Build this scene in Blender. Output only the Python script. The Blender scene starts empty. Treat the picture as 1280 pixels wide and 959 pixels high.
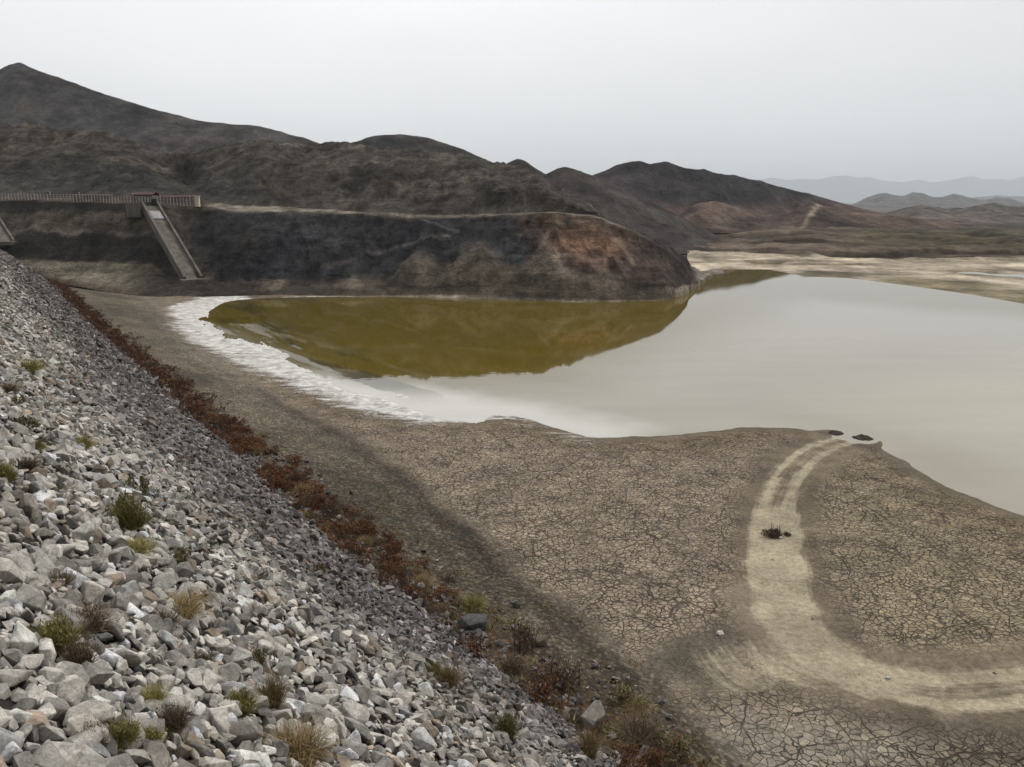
import bpy, bmesh, math
import numpy as np
from math import radians as R
from mathutils import Vector, Matrix, Euler

rng = np.random.default_rng(11)
scene = bpy.context.scene
COL = scene.collection

# ------------------------------------------------------------------ camera
F = 1004.0
CAMZ = 20.0
PITCH = math.atan((479.5 - 252.0) / F)
cp, sp = math.cos(PITCH), math.sin(PITCH)
cam_d = bpy.data.cameras.new('camera')
cam = bpy.data.objects.new('camera', cam_d)
COL.objects.link(cam)
cam.location = (0, 0, CAMZ)
cam.rotation_euler = (math.pi / 2 - PITCH, 0, 0)
cam_d.sensor_width = 36.0
cam_d.lens = 36.0 * F / 1280.0
cam_d.clip_start = 0.1
cam_d.clip_end = 90000
scene.camera = cam


def ray(u, v):
    a = (np.asarray(u, float) - 640.0) / F
    b = (np.asarray(v, float) - 479.5) / F
    return np.stack([a + 0 * b, cp - b * sp, -sp - b * cp], -1)


def at_z(u, v, z):
    d = ray(u, v)
    t = (np.asarray(z, float) - CAMZ) / d[..., 2]
    return np.stack([d[..., 0] * t, d[..., 1] * t, np.zeros_like(t) + z], -1)


def at_y(u, v, y):
    d = ray(u, v)
    t = np.asarray(y, float) / d[..., 1]
    return np.stack([d[..., 0] * t, d[..., 1] * t, CAMZ + d[..., 2] * t], -1)


def project(p):
    x, y, z = p[..., 0], p[..., 1], p[..., 2] - CAMZ
    f = y * cp - z * sp
    up = y * sp + z * cp
    f = np.maximum(f, 1e-3)
    return 640 + F * x / f, 479.5 - F * up / f, f


# ------------------------------------------------------------------ noise
def _hash(i, j, seed):
    h = (i.astype(np.int64) * 374761393 + j.astype(np.int64) * 668265263 + seed * 2147483647) & 0xFFFFFFFF
    h = ((h ^ (h >> 13)) * 1274126177) & 0xFFFFFFFF
    h = (h ^ (h >> 16)) & 0xFFFFFFFF
    h = (h * 2246822519) & 0xFFFFFFFF
    return ((h ^ (h >> 15)) & 0xFFFFFF) / float(0xFFFFFF)


def vnoise(x, y, seed=0):
    xi, yi = np.floor(x), np.floor(y)
    fx, fy = x - xi, y - yi
    fx = fx * fx * fx * (fx * (fx * 6 - 15) + 10)
    fy = fy * fy * fy * (fy * (fy * 6 - 15) + 10)
    a, b = _hash(xi, yi, seed), _hash(xi + 1, yi, seed)
    c, d = _hash(xi, yi + 1, seed), _hash(xi + 1, yi + 1, seed)
    return (a + (b - a) * fx) * (1 - fy) + (c + (d - c) * fx) * fy


def fbm(x, y, oct=4, seed=0, gain=0.5):
    s, a, n = 0.0, 1.0, 0.0
    for k in range(oct):
        s = s + a * vnoise(x + 17.3 * k, y - 9.1 * k, seed + k)
        n += a
        a *= gain
        x, y = x * 2.03, y * 2.03
    return s / n


def ridged(x, y, oct=4, seed=0, gain=0.5):
    s, a, n = 0.0, 1.0, 0.0
    for k in range(oct):
        s = s + a * (1 - np.abs(2 * vnoise(x + 5.3 * k, y + 3.7 * k, seed + k) - 1))
        n += a
        a *= gain
        x, y = x * 2.07, y * 2.07
    return s / n


def sst(a, b, x):
    t = np.clip((x - a) / (b - a), 0, 1)
    return t * t * (3 - 2 * t)


def mix(c, d, t):
    return c + (np.asarray(d) - c) * np.asarray(t)[..., None]


def blur1(a, k, axis):
    if k < 1:
        return a
    w = np.hanning(2 * k + 3)[1:-1]
    w /= w.sum()
    pad = [(0, 0)] * a.ndim
    pad[axis] = (k, k)
    p = np.pad(a, pad, mode='reflect', reflect_type='odd')
    return np.apply_along_axis(lambda m: np.convolve(m, w, 'valid'), axis, p)


# ------------------------------------------------------------------ polylines
def dense(pts, step):
    pts = np.asarray(pts, float)
    out = []
    for a, b in zip(pts[:-1], pts[1:]):
        n = max(1, int(np.linalg.norm((b - a)[:2]) / step))
        for i in range(n):
            out.append(a + (b - a) * i / n)
    out.append(pts[-1])
    out = np.array(out)
    return out


def smooth_line(pts, step, k):
    d = dense(pts, step)
    return blur1(d, k, 0)


def sdist(P, line):
    """signed distance (left of the line +), third column at the closest point"""
    A, B = line[:-1], line[1:]
    best = np.full(len(P), 1e18)
    sgn = np.ones(len(P))
    att = np.zeros(len(P))
    has = line.shape[1] > 2
    for a, b in zip(A, B):
        e = b[:2] - a[:2]
        w = P - a[:2]
        L = e @ e + 1e-12
        t = np.clip((w @ e) / L, 0, 1)
        dx, dy = w[:, 0] - t * e[0], w[:, 1] - t * e[1]
        d = dx * dx + dy * dy
        m = d < best
        best[m] = d[m]
        sgn[m] = np.sign(e[0] * w[m, 1] - e[1] * w[m, 0])
        if has:
            att[m] = a[2] + (b[2] - a[2]) * t[m]
    return np.sqrt(best) * np.where(sgn == 0, 1, sgn), att


def poly_sd(P, poly):
    """positive inside the closed polygon"""
    poly = np.asarray(poly, float)[:, :2]
    line = np.vstack([poly, poly[:1]])
    d, _ = sdist(P, line)
    inside = np.zeros(len(P), bool)
    x, y = P[:, 0], P[:, 1]
    for a, b in zip(line[:-1], line[1:]):
        c = ((a[1] > y) != (b[1] > y))
        xi = (b[0] - a[0]) * (y - a[1]) / (b[1] - a[1] + 1e-15) + a[0]
        inside ^= c & (x < xi)
    return np.where(inside, np.abs(d), -np.abs(d))


# ------------------------------------------------------------------ mesh helpers
def tag(o, label=None, cat=None, group=None, kind=None):
    if label: o['label'] = label
    if cat: o['category'] = cat
    if group: o['group'] = group
    if kind: o['kind'] = kind
    return o


def np_mesh(name, verts, faces, mats, attrs=None, cols=None, smooth=True, mat_idx=None):
    """faces: one (n,k) array or a list of such arrays"""
    if isinstance(faces, np.ndarray):
        faces = [faces]
    faces = [f for f in faces if len(f)]
    me = bpy.data.meshes.new(name)
    verts = np.ascontiguousarray(verts, np.float32)
    nl = sum(f.size for f in faces)
    nf = sum(len(f) for f in faces)
    me.vertices.add(len(verts))
    me.vertices.foreach_set('co', verts.ravel())
    me.loops.add(nl)
    me.loops.foreach_set('vertex_index', np.concatenate([f.ravel() for f in faces]).astype(np.int32))
    me.polygons.add(nf)
    tot = np.concatenate([np.full(len(f), f.shape[1]) for f in faces]).astype(np.int32)
    st = np.concatenate([[0], np.cumsum(tot)[:-1]]).astype(np.int32)
    me.polygons.foreach_set('loop_start', st)
    me.polygons.foreach_set('loop_total', tot)
    me.polygons.foreach_set('use_smooth', np.full(nf, smooth))
    if mat_idx is not None:
        me.polygons.foreach_set('material_index', mat_idx.astype(np.int32))
    me.update(calc_edges=True)
    if cols is not None:
        c = me.color_attributes.new('Col', 'FLOAT_COLOR', 'POINT')
        rgba = np.ones((len(verts), 4), np.float32)
        rgba[:, :3] = np.clip(cols, 0, 1)
        c.data.foreach_set('color', rgba.ravel())
    for k, a in (attrs or {}).items():
        at = me.attributes.new(k, 'FLOAT', 'POINT')
        at.data.foreach_set('value', np.ascontiguousarray(a, np.float32))
    for m in (mats if isinstance(mats, (list, tuple)) else [mats]):
        me.materials.append(m)
    return me


def link(name, me, parent=None, loc=None):
    o = bpy.data.objects.new(name, me)
    COL.objects.link(o)
    if parent is not None: o.parent = parent
    if loc is not None: o.location = loc
    return o


def empty(name, loc=(0, 0, 0), rz=0.0):
    o = bpy.data.objects.new(name, None)
    COL.objects.link(o)
    o.location = loc
    o.rotation_euler = (0, 0, rz)
    return o


def grid_faces(nu, nv):
    i = np.arange((nu - 1) * (nv - 1))
    a = (i // (nv - 1)) * nv + i % (nv - 1)
    return np.stack([a, a + nv, a + nv + 1, a + 1], -1)


def subset(verts, faces, keep, *arrs):
    f = faces[keep]
    used = np.unique(f)
    re = np.full(len(verts), -1)
    re[used] = np.arange(len(used))
    return verts[used], re[f], [a[used] for a in arrs]


# ------------------------------------------------------------------ materials
class NT:
    def __init__(self, name):
        self.m = bpy.data.materials.new(name)
        self.m.use_nodes = True
        self.t = self.m.node_tree
        self.t.nodes.clear()
        self.out = self.t.nodes.new('ShaderNodeOutputMaterial')

    def n(self, typ, ins=None, **kw):
        nd = self.t.nodes.new(typ)
        for k, v in kw.items(): setattr(nd, k, v)
        for k, v in (ins or {}).items():
            s = nd.inputs[k]
            if isinstance(v, bpy.types.NodeSocket): self.t.links.new(v, s)
            else: s.default_value = v
        return nd

    def math(self, op, a, b=None, clamp=False):
        ins = {0: a}
        if b is not None: ins[1] = b
        return self.n('ShaderNodeMath', ins, operation=op, use_clamp=clamp).outputs[0]

    def ramp(self, x, lo, hi, a=0.0, b=1.0):
        return self.n('ShaderNodeMapRange', {0: x, 1: lo, 2: hi, 3: a, 4: b}, interpolation_type='SMOOTHSTEP').outputs[0]

    def mixc(self, t, a, b, blend='MIX'):
        nd = self.n('ShaderNodeMix', data_type='RGBA', blend_type=blend)
        for i, v in ((0, t), (6, a), (7, b)):
            s = nd.inputs[i]
            if isinstance(v, bpy.types.NodeSocket): self.t.links.new(v, s)
            else: s.default_value = (v if i == 0 else (*v, 1.0) if len(v) == 3 else v)
        return nd.outputs[2]

    def attr(self, name, col=False):
        nd = self.n('ShaderNodeAttribute', attribute_name=name)
        return nd.outputs['Color'] if col else nd.outputs['Fac']

    def pos(self):
        return self.n('ShaderNodeNewGeometry').outputs['Position']

    def noise(self, vec, scale, detail=4.0, rough=0.55, dist=0.0):
        return self.n('ShaderNodeTexNoise', {'Vector': vec, 'Scale': scale, 'Detail': detail, 'Roughness': rough, 'Distortion': dist}).outputs['Fac']

    def vscale(self, vec, s):
        return self.n('ShaderNodeVectorMath', {0: vec, 1: s}, operation='MULTIPLY').outputs[0]

    def surf(self, color, rough=0.9, spec=0.2, bump=None, bdist=0.1, bstr=1.0, **extra):
        b = self.n('ShaderNodeBsdfPrincipled')
        for k, v in {'Base Color': color, 'Roughness': rough, 'Specular IOR Level': spec, **extra}.items():
            s = b.inputs[k]
            if isinstance(v, bpy.types.NodeSocket): self.t.links.new(v, s)
            else: s.default_value = (*v, 1.0) if k == 'Base Color' and len(v) == 3 else v
        if bump is not None:
            bn = self.n('ShaderNodeBump', {'Height': bump, 'Distance': bdist, 'Strength': bstr})
            self.t.links.new(bn.outputs[0], b.inputs['Normal'])
        self.t.links.new(b.outputs[0], self.out.inputs[0])
        return self.m

    def rgb_scale(self, col, fac):
        return self.n('ShaderNodeVectorMath', {0: col, 3: fac}, operation='SCALE').outputs[0]


def mat_ground():
    k = NT('ground_soil')
    p = k.pos()
    col = k.attr('Col', True)
    crack = k.attr('crack')
    salt = k.attr('salt')
    track = k.attr('track')
    # warped cell pattern of dried mud
    flat = k.vscale(p, (1, 1, 0))
    wn = k.n('ShaderNodeTexNoise', {'Vector': flat, 'Scale': 1.1, 'Detail': 3.0}).outputs['Color']
    wv = k.n('ShaderNodeVectorMath', {0: wn, 1: (0.5, 0.5, 0.5)}, operation='SUBTRACT').outputs[0]
    wv = k.rgb_scale(wv, 0.35)
    wp = k.n('ShaderNodeVectorMath', {0: flat, 1: wv}, operation='ADD').outputs[0]
    jn = k.n('ShaderNodeTexNoise', {'Vector': flat, 'Scale': 7.0, 'Detail': 3.0}).outputs['Color']
    jv = k.rgb_scale(k.n('ShaderNodeVectorMath', {0: jn, 1: (0.5, 0.5, 0.5)}, operation='SUBTRACT').outputs[0], 0.05)
    wp = k.n('ShaderNodeVectorMath', {0: wp, 1: jv}, operation='ADD').outputs[0]
    big = k.attr('bigcell')
    wvar = k.noise(flat, 0.5, 5.0, 0.7)

    def cells(scale, lo, hi):
        e = k.n('ShaderNodeTexVoronoi', {'Vector': wp, 'Scale': scale, 'Randomness': 1.0}, feature='DISTANCE_TO_EDGE').outputs['Distance']
        c = k.n('ShaderNodeTexVoronoi', {'Vector': wp, 'Scale': scale, 'Randomness': 1.0}).outputs['Color']
        wd = k.ramp(wvar, 0.3, 0.72, lo, hi)
        return k.n('ShaderNodeMapRange', {0: e, 1: 0.0, 2: wd, 3: 1.0, 4: 0.0}, interpolation_type='SMOOTHSTEP').outputs[0], k.n('ShaderNodeSeparateColor', {0: c}).outputs[0]

    ca_, cca = cells(3.3, 0.05, 0.135)
    cb_, ccb = cells(2.9, 0.02, 0.085)
    c0_, _ = cells(0.55, 0.010, 0.035)
    mb = k.ramp(big, 0.4, 0.6)
    c1 = k.n('ShaderNodeMix', {0: mb, 2: ca_, 3: cb_}).outputs[0]
    v1c = k.n('ShaderNodeMix', {0: mb, 2: cca, 3: ccb}).outputs[0]
    e2 = k.n('ShaderNodeTexVoronoi', {'Vector': wp, 'Scale': 6.5, 'Randomness': 1.0}, feature='DISTANCE_TO_EDGE').outputs['Distance']
    w2 = k.ramp(k.noise(flat, 0.8, 3.0), 0.48, 0.78, 0.0, 0.4)
    c2 = k.math('MULTIPLY', k.n('ShaderNodeMapRange', {0: e2, 1: 0.0, 2: 0.10, 3: 1.0, 4: 0.0}, interpolation_type='SMOOTHSTEP').outputs[0], w2)
    vis_ = k.ramp(k.noise(flat, 0.33, 4.0, 0.7), 0.28, 0.55, 0.5, 1.0)
    cr = k.math('MULTIPLY', k.math('MULTIPLY', k.math('MAXIMUM', k.math('MAXIMUM', c1, c0_), c2), crack), vis_)
    # fine soil variation
    n1 = k.noise(p, 0.35, 6.0, 0.62)
    n2 = k.noise(p, 4.0, 5.0, 0.65)
    n3 = k.noise(p, 22.0, 3.0, 0.7)
    tone = k.math('MULTIPLY', k.ramp(n1, 0.28, 0.72, 0.74, 1.26), k.ramp(n2, 0.25, 0.75, 0.72, 1.28))
    tone = k.math('MULTIPLY', tone, k.ramp(n3, 0.25, 0.75, 0.72, 1.28))
    cell = v1c
    cellt = k.math('MULTIPLY_ADD', cell, k.math('MULTIPLY', crack, 0.50))
    cellt.node.inputs[2].default_value = 0.84
    grav = k.attr('grav')
    pb = k.n('ShaderNodeTexVoronoi', {'Vector': p, 'Scale': 7.0, 'Randomness': 1.0}).outputs['Color']
    pb = k.n('ShaderNodeSeparateColor', {0: pb}).outputs[1]
    pb2 = k.n('ShaderNodeTexVoronoi', {'Vector': p, 'Scale': 4.2, 'Randomness': 1.0}).outputs['Color']
    pb2 = k.n('ShaderNodeSeparateColor', {0: pb2}).outputs[1]
    pbt = k.math('MULTIPLY', k.math('ADD', k.math('MULTIPLY', k.math('POWER', pb, 3.0), 1.5), 0.62), k.math('ADD', k.math('MULTIPLY', pb2, 0.5), 0.75))
    pbt = k.n('ShaderNodeMix', {0: grav, 2: 1.0, 3: pbt}).outputs[0]
    base = k.rgb_scale(k.rgb_scale(k.rgb_scale(col, tone), cellt), pbt)
    # pale dust along wheel tracks
    tn = k.math('ADD', track, k.math('ADD', k.math('MULTIPLY', k.math('SUBTRACT', k.noise(p, 0.7, 8.0, 0.75), 0.5), 1.1), k.math('MULTIPLY', k.math('SUBTRACT', k.noise(k.n('ShaderNodeCombineXYZ', {0: k.math('MULTIPLY', k.attr('track_off'), 3.2), 1: k.math('MULTIPLY', k.attr('track_run'), 0.16)}).outputs[0], 1.0, 6.0, 0.7), 0.5), 1.5)))
    tm = k.math('MULTIPLY', k.ramp(tn, 0.15, 0.85), 0.94)
    dust = k.rgb_scale(k.n('ShaderNodeRGB').outputs[0], tone)
    k.t.nodes[-2].outputs[0].default_value = (0.31, 0.255, 0.16, 1)
    base = k.mixc(k.math('MULTIPLY', tm, k.ramp(track, 0.02, 0.35)), base, dust)
    # salt crust
    mp = k.n('ShaderNodeMapping', {'Vector': p, 'Rotation': (0, 0, R(-55)), 'Scale': (0.16, 0.75, 0.0)}).outputs[0]
    sn1 = k.noise(mp, 1.0, 9.0, 0.74, 0.8)
    sn2 = k.noise(k.vscale(p, (1, 1, 0)), 2.2, 5.0, 0.7)
    sn = k.math('ADD', k.math('MULTIPLY', sn1, 0.75), k.math('MULTIPLY', sn2, 0.25))
    sm = k.ramp(k.math('ADD', salt, k.math('MULTIPLY', k.math('SUBTRACT', sn, 0.5), 3.0)), 0.30, 0.80)
    sm = k.math('MULTIPLY', sm, k.ramp(salt, 0.02, 0.2))
    saltc = k.rgb_scale(k.n('ShaderNodeRGB').outputs[0], k.ramp(k.noise(p, 0.7, 8.0, 0.75), 0.32, 0.68, 0.42, 1.04))
    k.t.nodes[-4].outputs[0].default_value = (0.68, 0.665, 0.62, 1)
    for nd in k.t.nodes:
        if nd.type == 'RGB' and nd.outputs[0].default_value[0] == 0.5: pass
    base = k.mixc(sm, base, saltc)
    cr = k.math('MULTIPLY', cr, k.math('SUBTRACT', 1.0, k.math('MULTIPLY', sm, 0.85)))
    cr2 = k.math('MULTIPLY', cr, k.math('SUBTRACT', 1.0, k.math('MULTIPLY', tm, 0.8)))
    base = k.mixc(k.math('MULTIPLY', cr2, 0.84), base, (0.026, 0.021, 0.016))
    h = k.math('ADD', k.math('MULTIPLY', cr2, -1.0), k.math('ADD', k.math('MULTIPLY', n2, 0.35), k.math('MULTIPLY', n3, 0.16)))
    return k.surf(base, 0.93, 0.15, h, 0.12, 0.9)


def fix_rgb(m, vals):
    """give the RGB nodes of a material their colours in order of creation"""
    rg = [n for n in m.node_tree.nodes if n.type == 'RGB']
    for n, v in zip(rg, vals): n.outputs[0].default_value = (*v, 1)
    return m


def mat_rock_hill(name, strata=0.5, sscale=0.45, nscale=0.25, bd=1.2):
    k = NT(name)
    p = k.pos()
    col = k.attr('Col', True)
    n1 = k.noise(p, nscale, 8.0, 0.66)
    n2 = k.noise(p, nscale * 7, 6.0, 0.68)
    wv = k.n('ShaderNodeTexNoise', {'Vector': p, 'Scale': 0.05, 'Detail': 3.0}).outputs['Fac']
    sv = k.vscale(p, (0.05, 0.05, sscale * 2.2))
    sv = k.n('ShaderNodeVectorMath', {0: sv, 1: k.n('ShaderNodeCombineXYZ', {2: k.math('MULTIPLY', wv, 2.5)}).outputs[0]}, operation='ADD').outputs[0]
    s1 = k.noise(sv, 1.0, 8.0, 0.75, 0.4)
    stk = k.noise(k.vscale(p, (nscale * 1.3, nscale * 0.5, nscale * 0.25)), 1.0, 6.0, 0.7, 0.5)
    pat = k.ramp(k.noise(p, nscale * 0.35, 5.0, 0.6), 0.3, 0.7)
    sa = k.math('MULTIPLY', k.math('SUBTRACT', k.ramp(s1, 0.3, 0.7), 0.5), k.math('MULTIPLY', pat, 2 * strata))
    tone = k.math('MULTIPLY', k.ramp(n1, 0.3, 0.7, 0.45, 1.6), k.ramp(n2, 0.3, 0.7, 0.74, 1.26))
    tone = k.math('MULTIPLY', tone, k.math('ADD', sa, 1.0))
    tone = k.math('MULTIPLY', tone, k.ramp(stk, 0.3, 0.7, 0.68, 1.32))
    base = k.rgb_scale(col, tone)
    h = k.math('ADD', k.math('ADD', k.math('MULTIPLY', n1, 1.0), k.math('MULTIPLY', n2, 0.5)), k.math('ADD', k.math('MULTIPLY', s1, 0.35), k.math('MULTIPLY', stk, 0.8)))
    return k.surf(base, 0.95, 0.1, h, bd, 1.0)


def mat_far(name, nscale, bd=None):
    k = NT(name)
    p = k.pos()
    col = k.attr('Col', True)
    n1 = k.noise(p, nscale, 8.0, 0.65)
    n2 = k.noise(k.vscale(p, (1, 0.35, 0.6)), nscale * 1.7, 6.0, 0.7, 0.8)
    base = k.rgb_scale(k.rgb_scale(col, k.ramp(n1, 0.28, 0.72, 0.6, 1.4)), k.ramp(n2, 0.32, 0.68, 0.55, 1.5))
    return k.surf(base, 0.95, 0.1, None if bd is None else n2, bd or 1.0)


def mat_water():
    k = NT('lake_water')
    p = k.pos()
    col = k.attr('Col', True)
    n = k.noise(k.vscale(p, (0.05, 0.16, 0.0)), 1.0, 6.0, 0.6)
    base = k.rgb_scale(col, k.ramp(n, 0.25, 0.75, 0.94, 1.06))
    b1 = k.noise(k.vscale(p, (0.5, 1.0, 0.0)), 1.3, 3.0, 0.5)
    b2 = k.noise(k.vscale(p, (0.02, 0.06, 0.0)), 1.0, 3.0, 0.5)
    ro = k.ramp(b2, 0.35, 0.7, 0.01, 0.045)
    return k.surf(base, ro, 0.5, b1, 0.02, 0.10, **{'IOR': 1.333})


def mat_stone(name, objcol):
    k = NT(name)
    p = k.pos()
    if objcol:
        oi = k.n('ShaderNodeObjectInfo')
        col = oi.outputs['Color']
    else:
        col = k.attr('Col', True)
    n1 = k.noise(p, 6.0, 6.0, 0.65)
    n2 = k.noise(p, 38.0, 5.0, 0.7)
    tone = k.math('MULTIPLY', k.ramp(n1, 0.28, 0.72, 0.60, 1.30), k.ramp(n2, 0.3, 0.7, 0.74, 1.22))
    base = k.rgb_scale(col, tone)
    h = k.math('ADD', k.math('MULTIPLY', n1, 0.7), k.math('MULTIPLY', n2, 0.3))
    return k.surf(base, 0.9, 0.2, h, 0.035, 0.8)


def mat_plant(name):
    k = NT(name)
    col = k.attr('Col', True)
    oi = k.n('ShaderNodeObjectInfo')
    base = k.rgb_scale(col, k.ramp(oi.outputs['Random'], 0, 1, 0.75, 1.2))
    return k.surf(base, 0.85, 0.15)


def mat_plain(name, c, nscale=1.0, var=0.3, rough=0.9, streak=False, bd=0.05):
    k = NT(name)
    p = k.pos()
    q = k.vscale(p, (1, 1, 0.18)) if streak else p
    n = k.math('MULTIPLY', k.ramp(k.noise(q, nscale, 7.0, 0.66), 0.28, 0.72, 1 - var, 1 + var), k.ramp(k.noise(p, nscale * 6, 4.0, 0.6), 0.28, 0.72, 1 - var * .5, 1 + var * .5))
    rgb = k.n('ShaderNodeRGB')
    rgb.outputs[0].default_value = (*c, 1)
    return k.surf(k.rgb_scale(rgb.outputs[0], n), rough, 0.2, n, bd, 0.6)


M_ground = fix_rgb(mat_ground(), [(0.325, 0.280, 0.195), (0.70, 0.685, 0.645)])
M_hill = mat_rock_hill('layered_rock', 0.46, 0.40, 0.22, 1.8)
M_hill2 = mat_rock_hill('dark_scrub_slope', 0.10, 0.10, 0.06, 3.0)
M_plain = mat_rock_hill('dry_flat_soil', 0.15, 0.5, 0.05, 0.6)
M_far = mat_far('far_slope', 0.006)
M_bad = mat_far('badland_slope', 0.022, 40.0)
M_bad2 = mat_far('badland_ridge_slope', 0.05, 8.0)
M_water = mat_water()
M_stone = mat_stone('riprap_stone', False)
M_stone_o = mat_stone('riprap_stone_single', True)
M_plant = mat_plant('dry_foliage')
M_conc = mat_plain('weathered_concrete', (0.125, 0.110, 0.092), 0.5, 0.38, 0.9, True)
M_conc_pale = mat_plain('pale_concrete', (0.30, 0.29, 0.285), 0.8, 0.3)
M_paint = mat_plain('faded_white_paint', (0.33, 0.285, 0.27), 0.6, 0.35)
M_cream = mat_plain('cream_paint', (0.58, 0.50, 0.38), 0.6, 0.25)
M_red = mat_plain('dark_red_sheet_metal', (0.060, 0.022, 0.019), 0.7, 0.35, 0.7)
M_dark = mat_plain('dark_opening', (0.02, 0.02, 0.022), 1.0, 0.3, 0.6)
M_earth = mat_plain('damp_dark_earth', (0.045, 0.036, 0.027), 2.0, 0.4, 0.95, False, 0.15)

# ------------------------------------------------------------------ key lines on the ground
T_px = [(60, 352, 3.2), (100, 395, 2.9), (150, 440, 2.8), (200, 483, 2.7), (260, 535, 2.6), (300, 572, 2.6), (370, 640, 2.5),
        (430, 690, 2.4), (500, 738, 2.3), (550, 783, 2.2), (600, 824, 2.1), (660, 870, 2.0), (720, 915, 1.9), (790, 968, 1.8)]
T = [at_z(u, v, z) for u, v, z in T_px][::-1]
T = [T[0] + (T[0] - T[2]) * 8, T[0] + (T[0] - T[2]) * 2] + T
T += [at_z(30, 338, 4.0), at_z(0, 322, 5.6), at_z(-60, 296, 9.5), at_z(-130, 270, 16.0), at_z(-200, 257, 19.0)]
T = smooth_line(T, 1.8, 2)
M_px = [(195, 378), (215, 400), (250, 435), (300, 466), (380, 511), (450, 548), (500, 582), (560, 630), (620, 680), (680, 728),
        (740, 775), (800, 822), (850, 862), (900, 912), (960, 985)]
Mm = [at_z(u, v, 0.5) for u, v in M_px][::-1]
Mm = [Mm[0] + (Mm[0] - Mm[2]) * 8] + Mm + [at_z(170, 366, 1.0), at_z(100, 352, 2.5), at_z(0, 330, 5.0)]
Mm = smooth_line(Mm, 2.2, 2)
S_px = [(2200, 900), (1700, 800), (1400, 690), (1280, 641), (1230, 629), (1180, 609), (1140, 589), (1105, 563), (1080, 550), (1040, 541), (985, 534),
        (930, 534), (880, 539), (820, 547), (770, 549), (735, 548), (700, 538), (668, 524), (640, 519), (600, 523), (560, 524), (520, 514), (470, 497),
        (420, 476), (370, 455), (325, 436), (290, 420), (268, 404), (260, 391), (272, 380), (295, 375), (340, 372), (420, 371), (520, 372),
        (640, 376), (760, 378), (830, 376), (856, 369), (874, 355), (884, 344), (900, 337), (960, 337), (1005, 346), (1060, 348), (1130, 357),
        (1200, 367), (1280, 381), (1420, 395), (1800, 420), (2600, 460)]
S = smooth_line([at_z(u, v, 0.0) for u, v in S_px], 2.4, 1)
TR_main = smooth_line([at_z(u, v, 0.5) for u, v in [(1062, 541), (1040, 549), (1015, 562), (995, 580), (978, 605), (969, 635), (966, 665), (969, 700), (975, 740), (986, 780), (1006, 812), (1040, 840), (1085, 858), (1140, 868), (1200, 871), (1280, 864), (1420, 842), (1700, 815)]], 0.9, 3)
TR_side = smooth_line([at_z(u, v, 0.5) for u, v in [(870, 852), (920, 846), (965, 838), (1010, 832)]], 0.9, 2)

def with_arc(l):
    c = np.concatenate([[0], np.cumsum(np.linalg.norm(np.diff(l[:, :2], axis=0), axis=1))])
    return np.column_stack([l[:, :2], c])


TR_main, TR_side = with_arc(TR_main), with_arc(TR_side)
T0 = T[:, :2]
_d0, _z0 = sdist(np.array([[0.0, 0.0]]), T)
SLOPE = (16.4 - _z0[0]) / _d0[0]
print('toe distance', _d0, 'slope', SLOPE)


def ground(P):
    """height and the signed distances for plan points P (n,2)"""
    dT, zt = sdist(P, T)
    dM, _ = sdist(P, Mm)
    dS, _ = sdist(P, S)
    x, y = P[:, 0], P[:, 1]
    al, ac = -0.57 * x + 0.82 * y, 0.82 * x + 0.57 * y
    dS = dS + 12.0 * (fbm(al / 12, ac / 3.2, 6, 43, 0.62) - 0.5) * sst(6, -4, x) * sst(66, 76, y) * sst(150, 135, y)
    big = fbm(x / 14, y / 14, 3, 5) - 0.5
    fine = fbm(x / 2.2, y / 2.2, 3, 9) - 0.5
    rip = fbm(x / 5.5, y / 5.5, 4, 41, 0.6) - 0.5
    land = 0.75 * (1 - np.exp(-np.maximum(dS, 0) / 9.0)) + np.minimum(np.maximum(dS, 0) / 6.0, 1) * (0.3 * big + 0.05 * fine)
    sea = -0.05 * np.minimum(-dS, 8) - 0.14 * np.maximum(-dS - 8, 0)
    land = land + (-0.7 - land) * sst(140, 152, y) * sst(-30, -10, x)
    zm = np.where(dS > 0, land, np.maximum(sea, -2.5))
    zm = zm + 0.10 * rip * np.exp(-np.abs(dS) / 4.0)
    gt = np.clip(dM / np.maximum(dM - dT, 1e-3), 0, 1)
    g = np.where((dM > 0) & (dT < 0), gt, np.where(dT >= 0, 1.0, 0.0))
    z = zm + (zt - zm) * g ** 1.25 + g * (1 - g) * 0.9 * big
    up = SLOPE * np.maximum(dT, 0)
    z = np.where(dT > 0, zt + up + 0.35 * big + 0.12 * fine, z)
    z = np.minimum(z, 17.6 + 0 * z)
    # the wheel track, slightly worn in, with two ruts
    d1 = np.abs(sdist(P, TR_main)[0])
    d2 = np.abs(sdist(P, TR_side)[0])
    dtr = np.minimum(d1, d2 + 0.9)
    z = z - 0.10 * np.exp(-(dtr / 1.9) ** 2) - 0.05 * np.exp(-((dtr - 0.85) / 0.28) ** 2) + 0.10 * np.exp(-((dtr - 2.5) / 0.5) ** 2)
    return z, dT, dM, dS, d1, d2


def gz(x, y):
    return float(ground(np.array([[x, y]]))[0][0])


def hit(u, v, lo=2.0, hi=260.0):
    d = ray(u, v)
    ys = np.exp(np.linspace(math.log(lo), math.log(hi), 700))
    p = d[None] * (ys / d[1])[:, None]
    z = ground(p[:, :2])[0]
    below = (CAMZ + p[:, 2]) < z
    i = int(np.argmax(below)) if below.any() else len(ys) - 1
    a = (CAMZ + p[i - 1, 2]) - z[i - 1]
    b = z[i] - (CAMZ + p[i, 2])
    t = a / max(a + b, 1e-6)
    q = p[i - 1] + (p[i] - p[i - 1]) * t
    return np.array([q[0], q[1], gz(q[0], q[1])])


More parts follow.
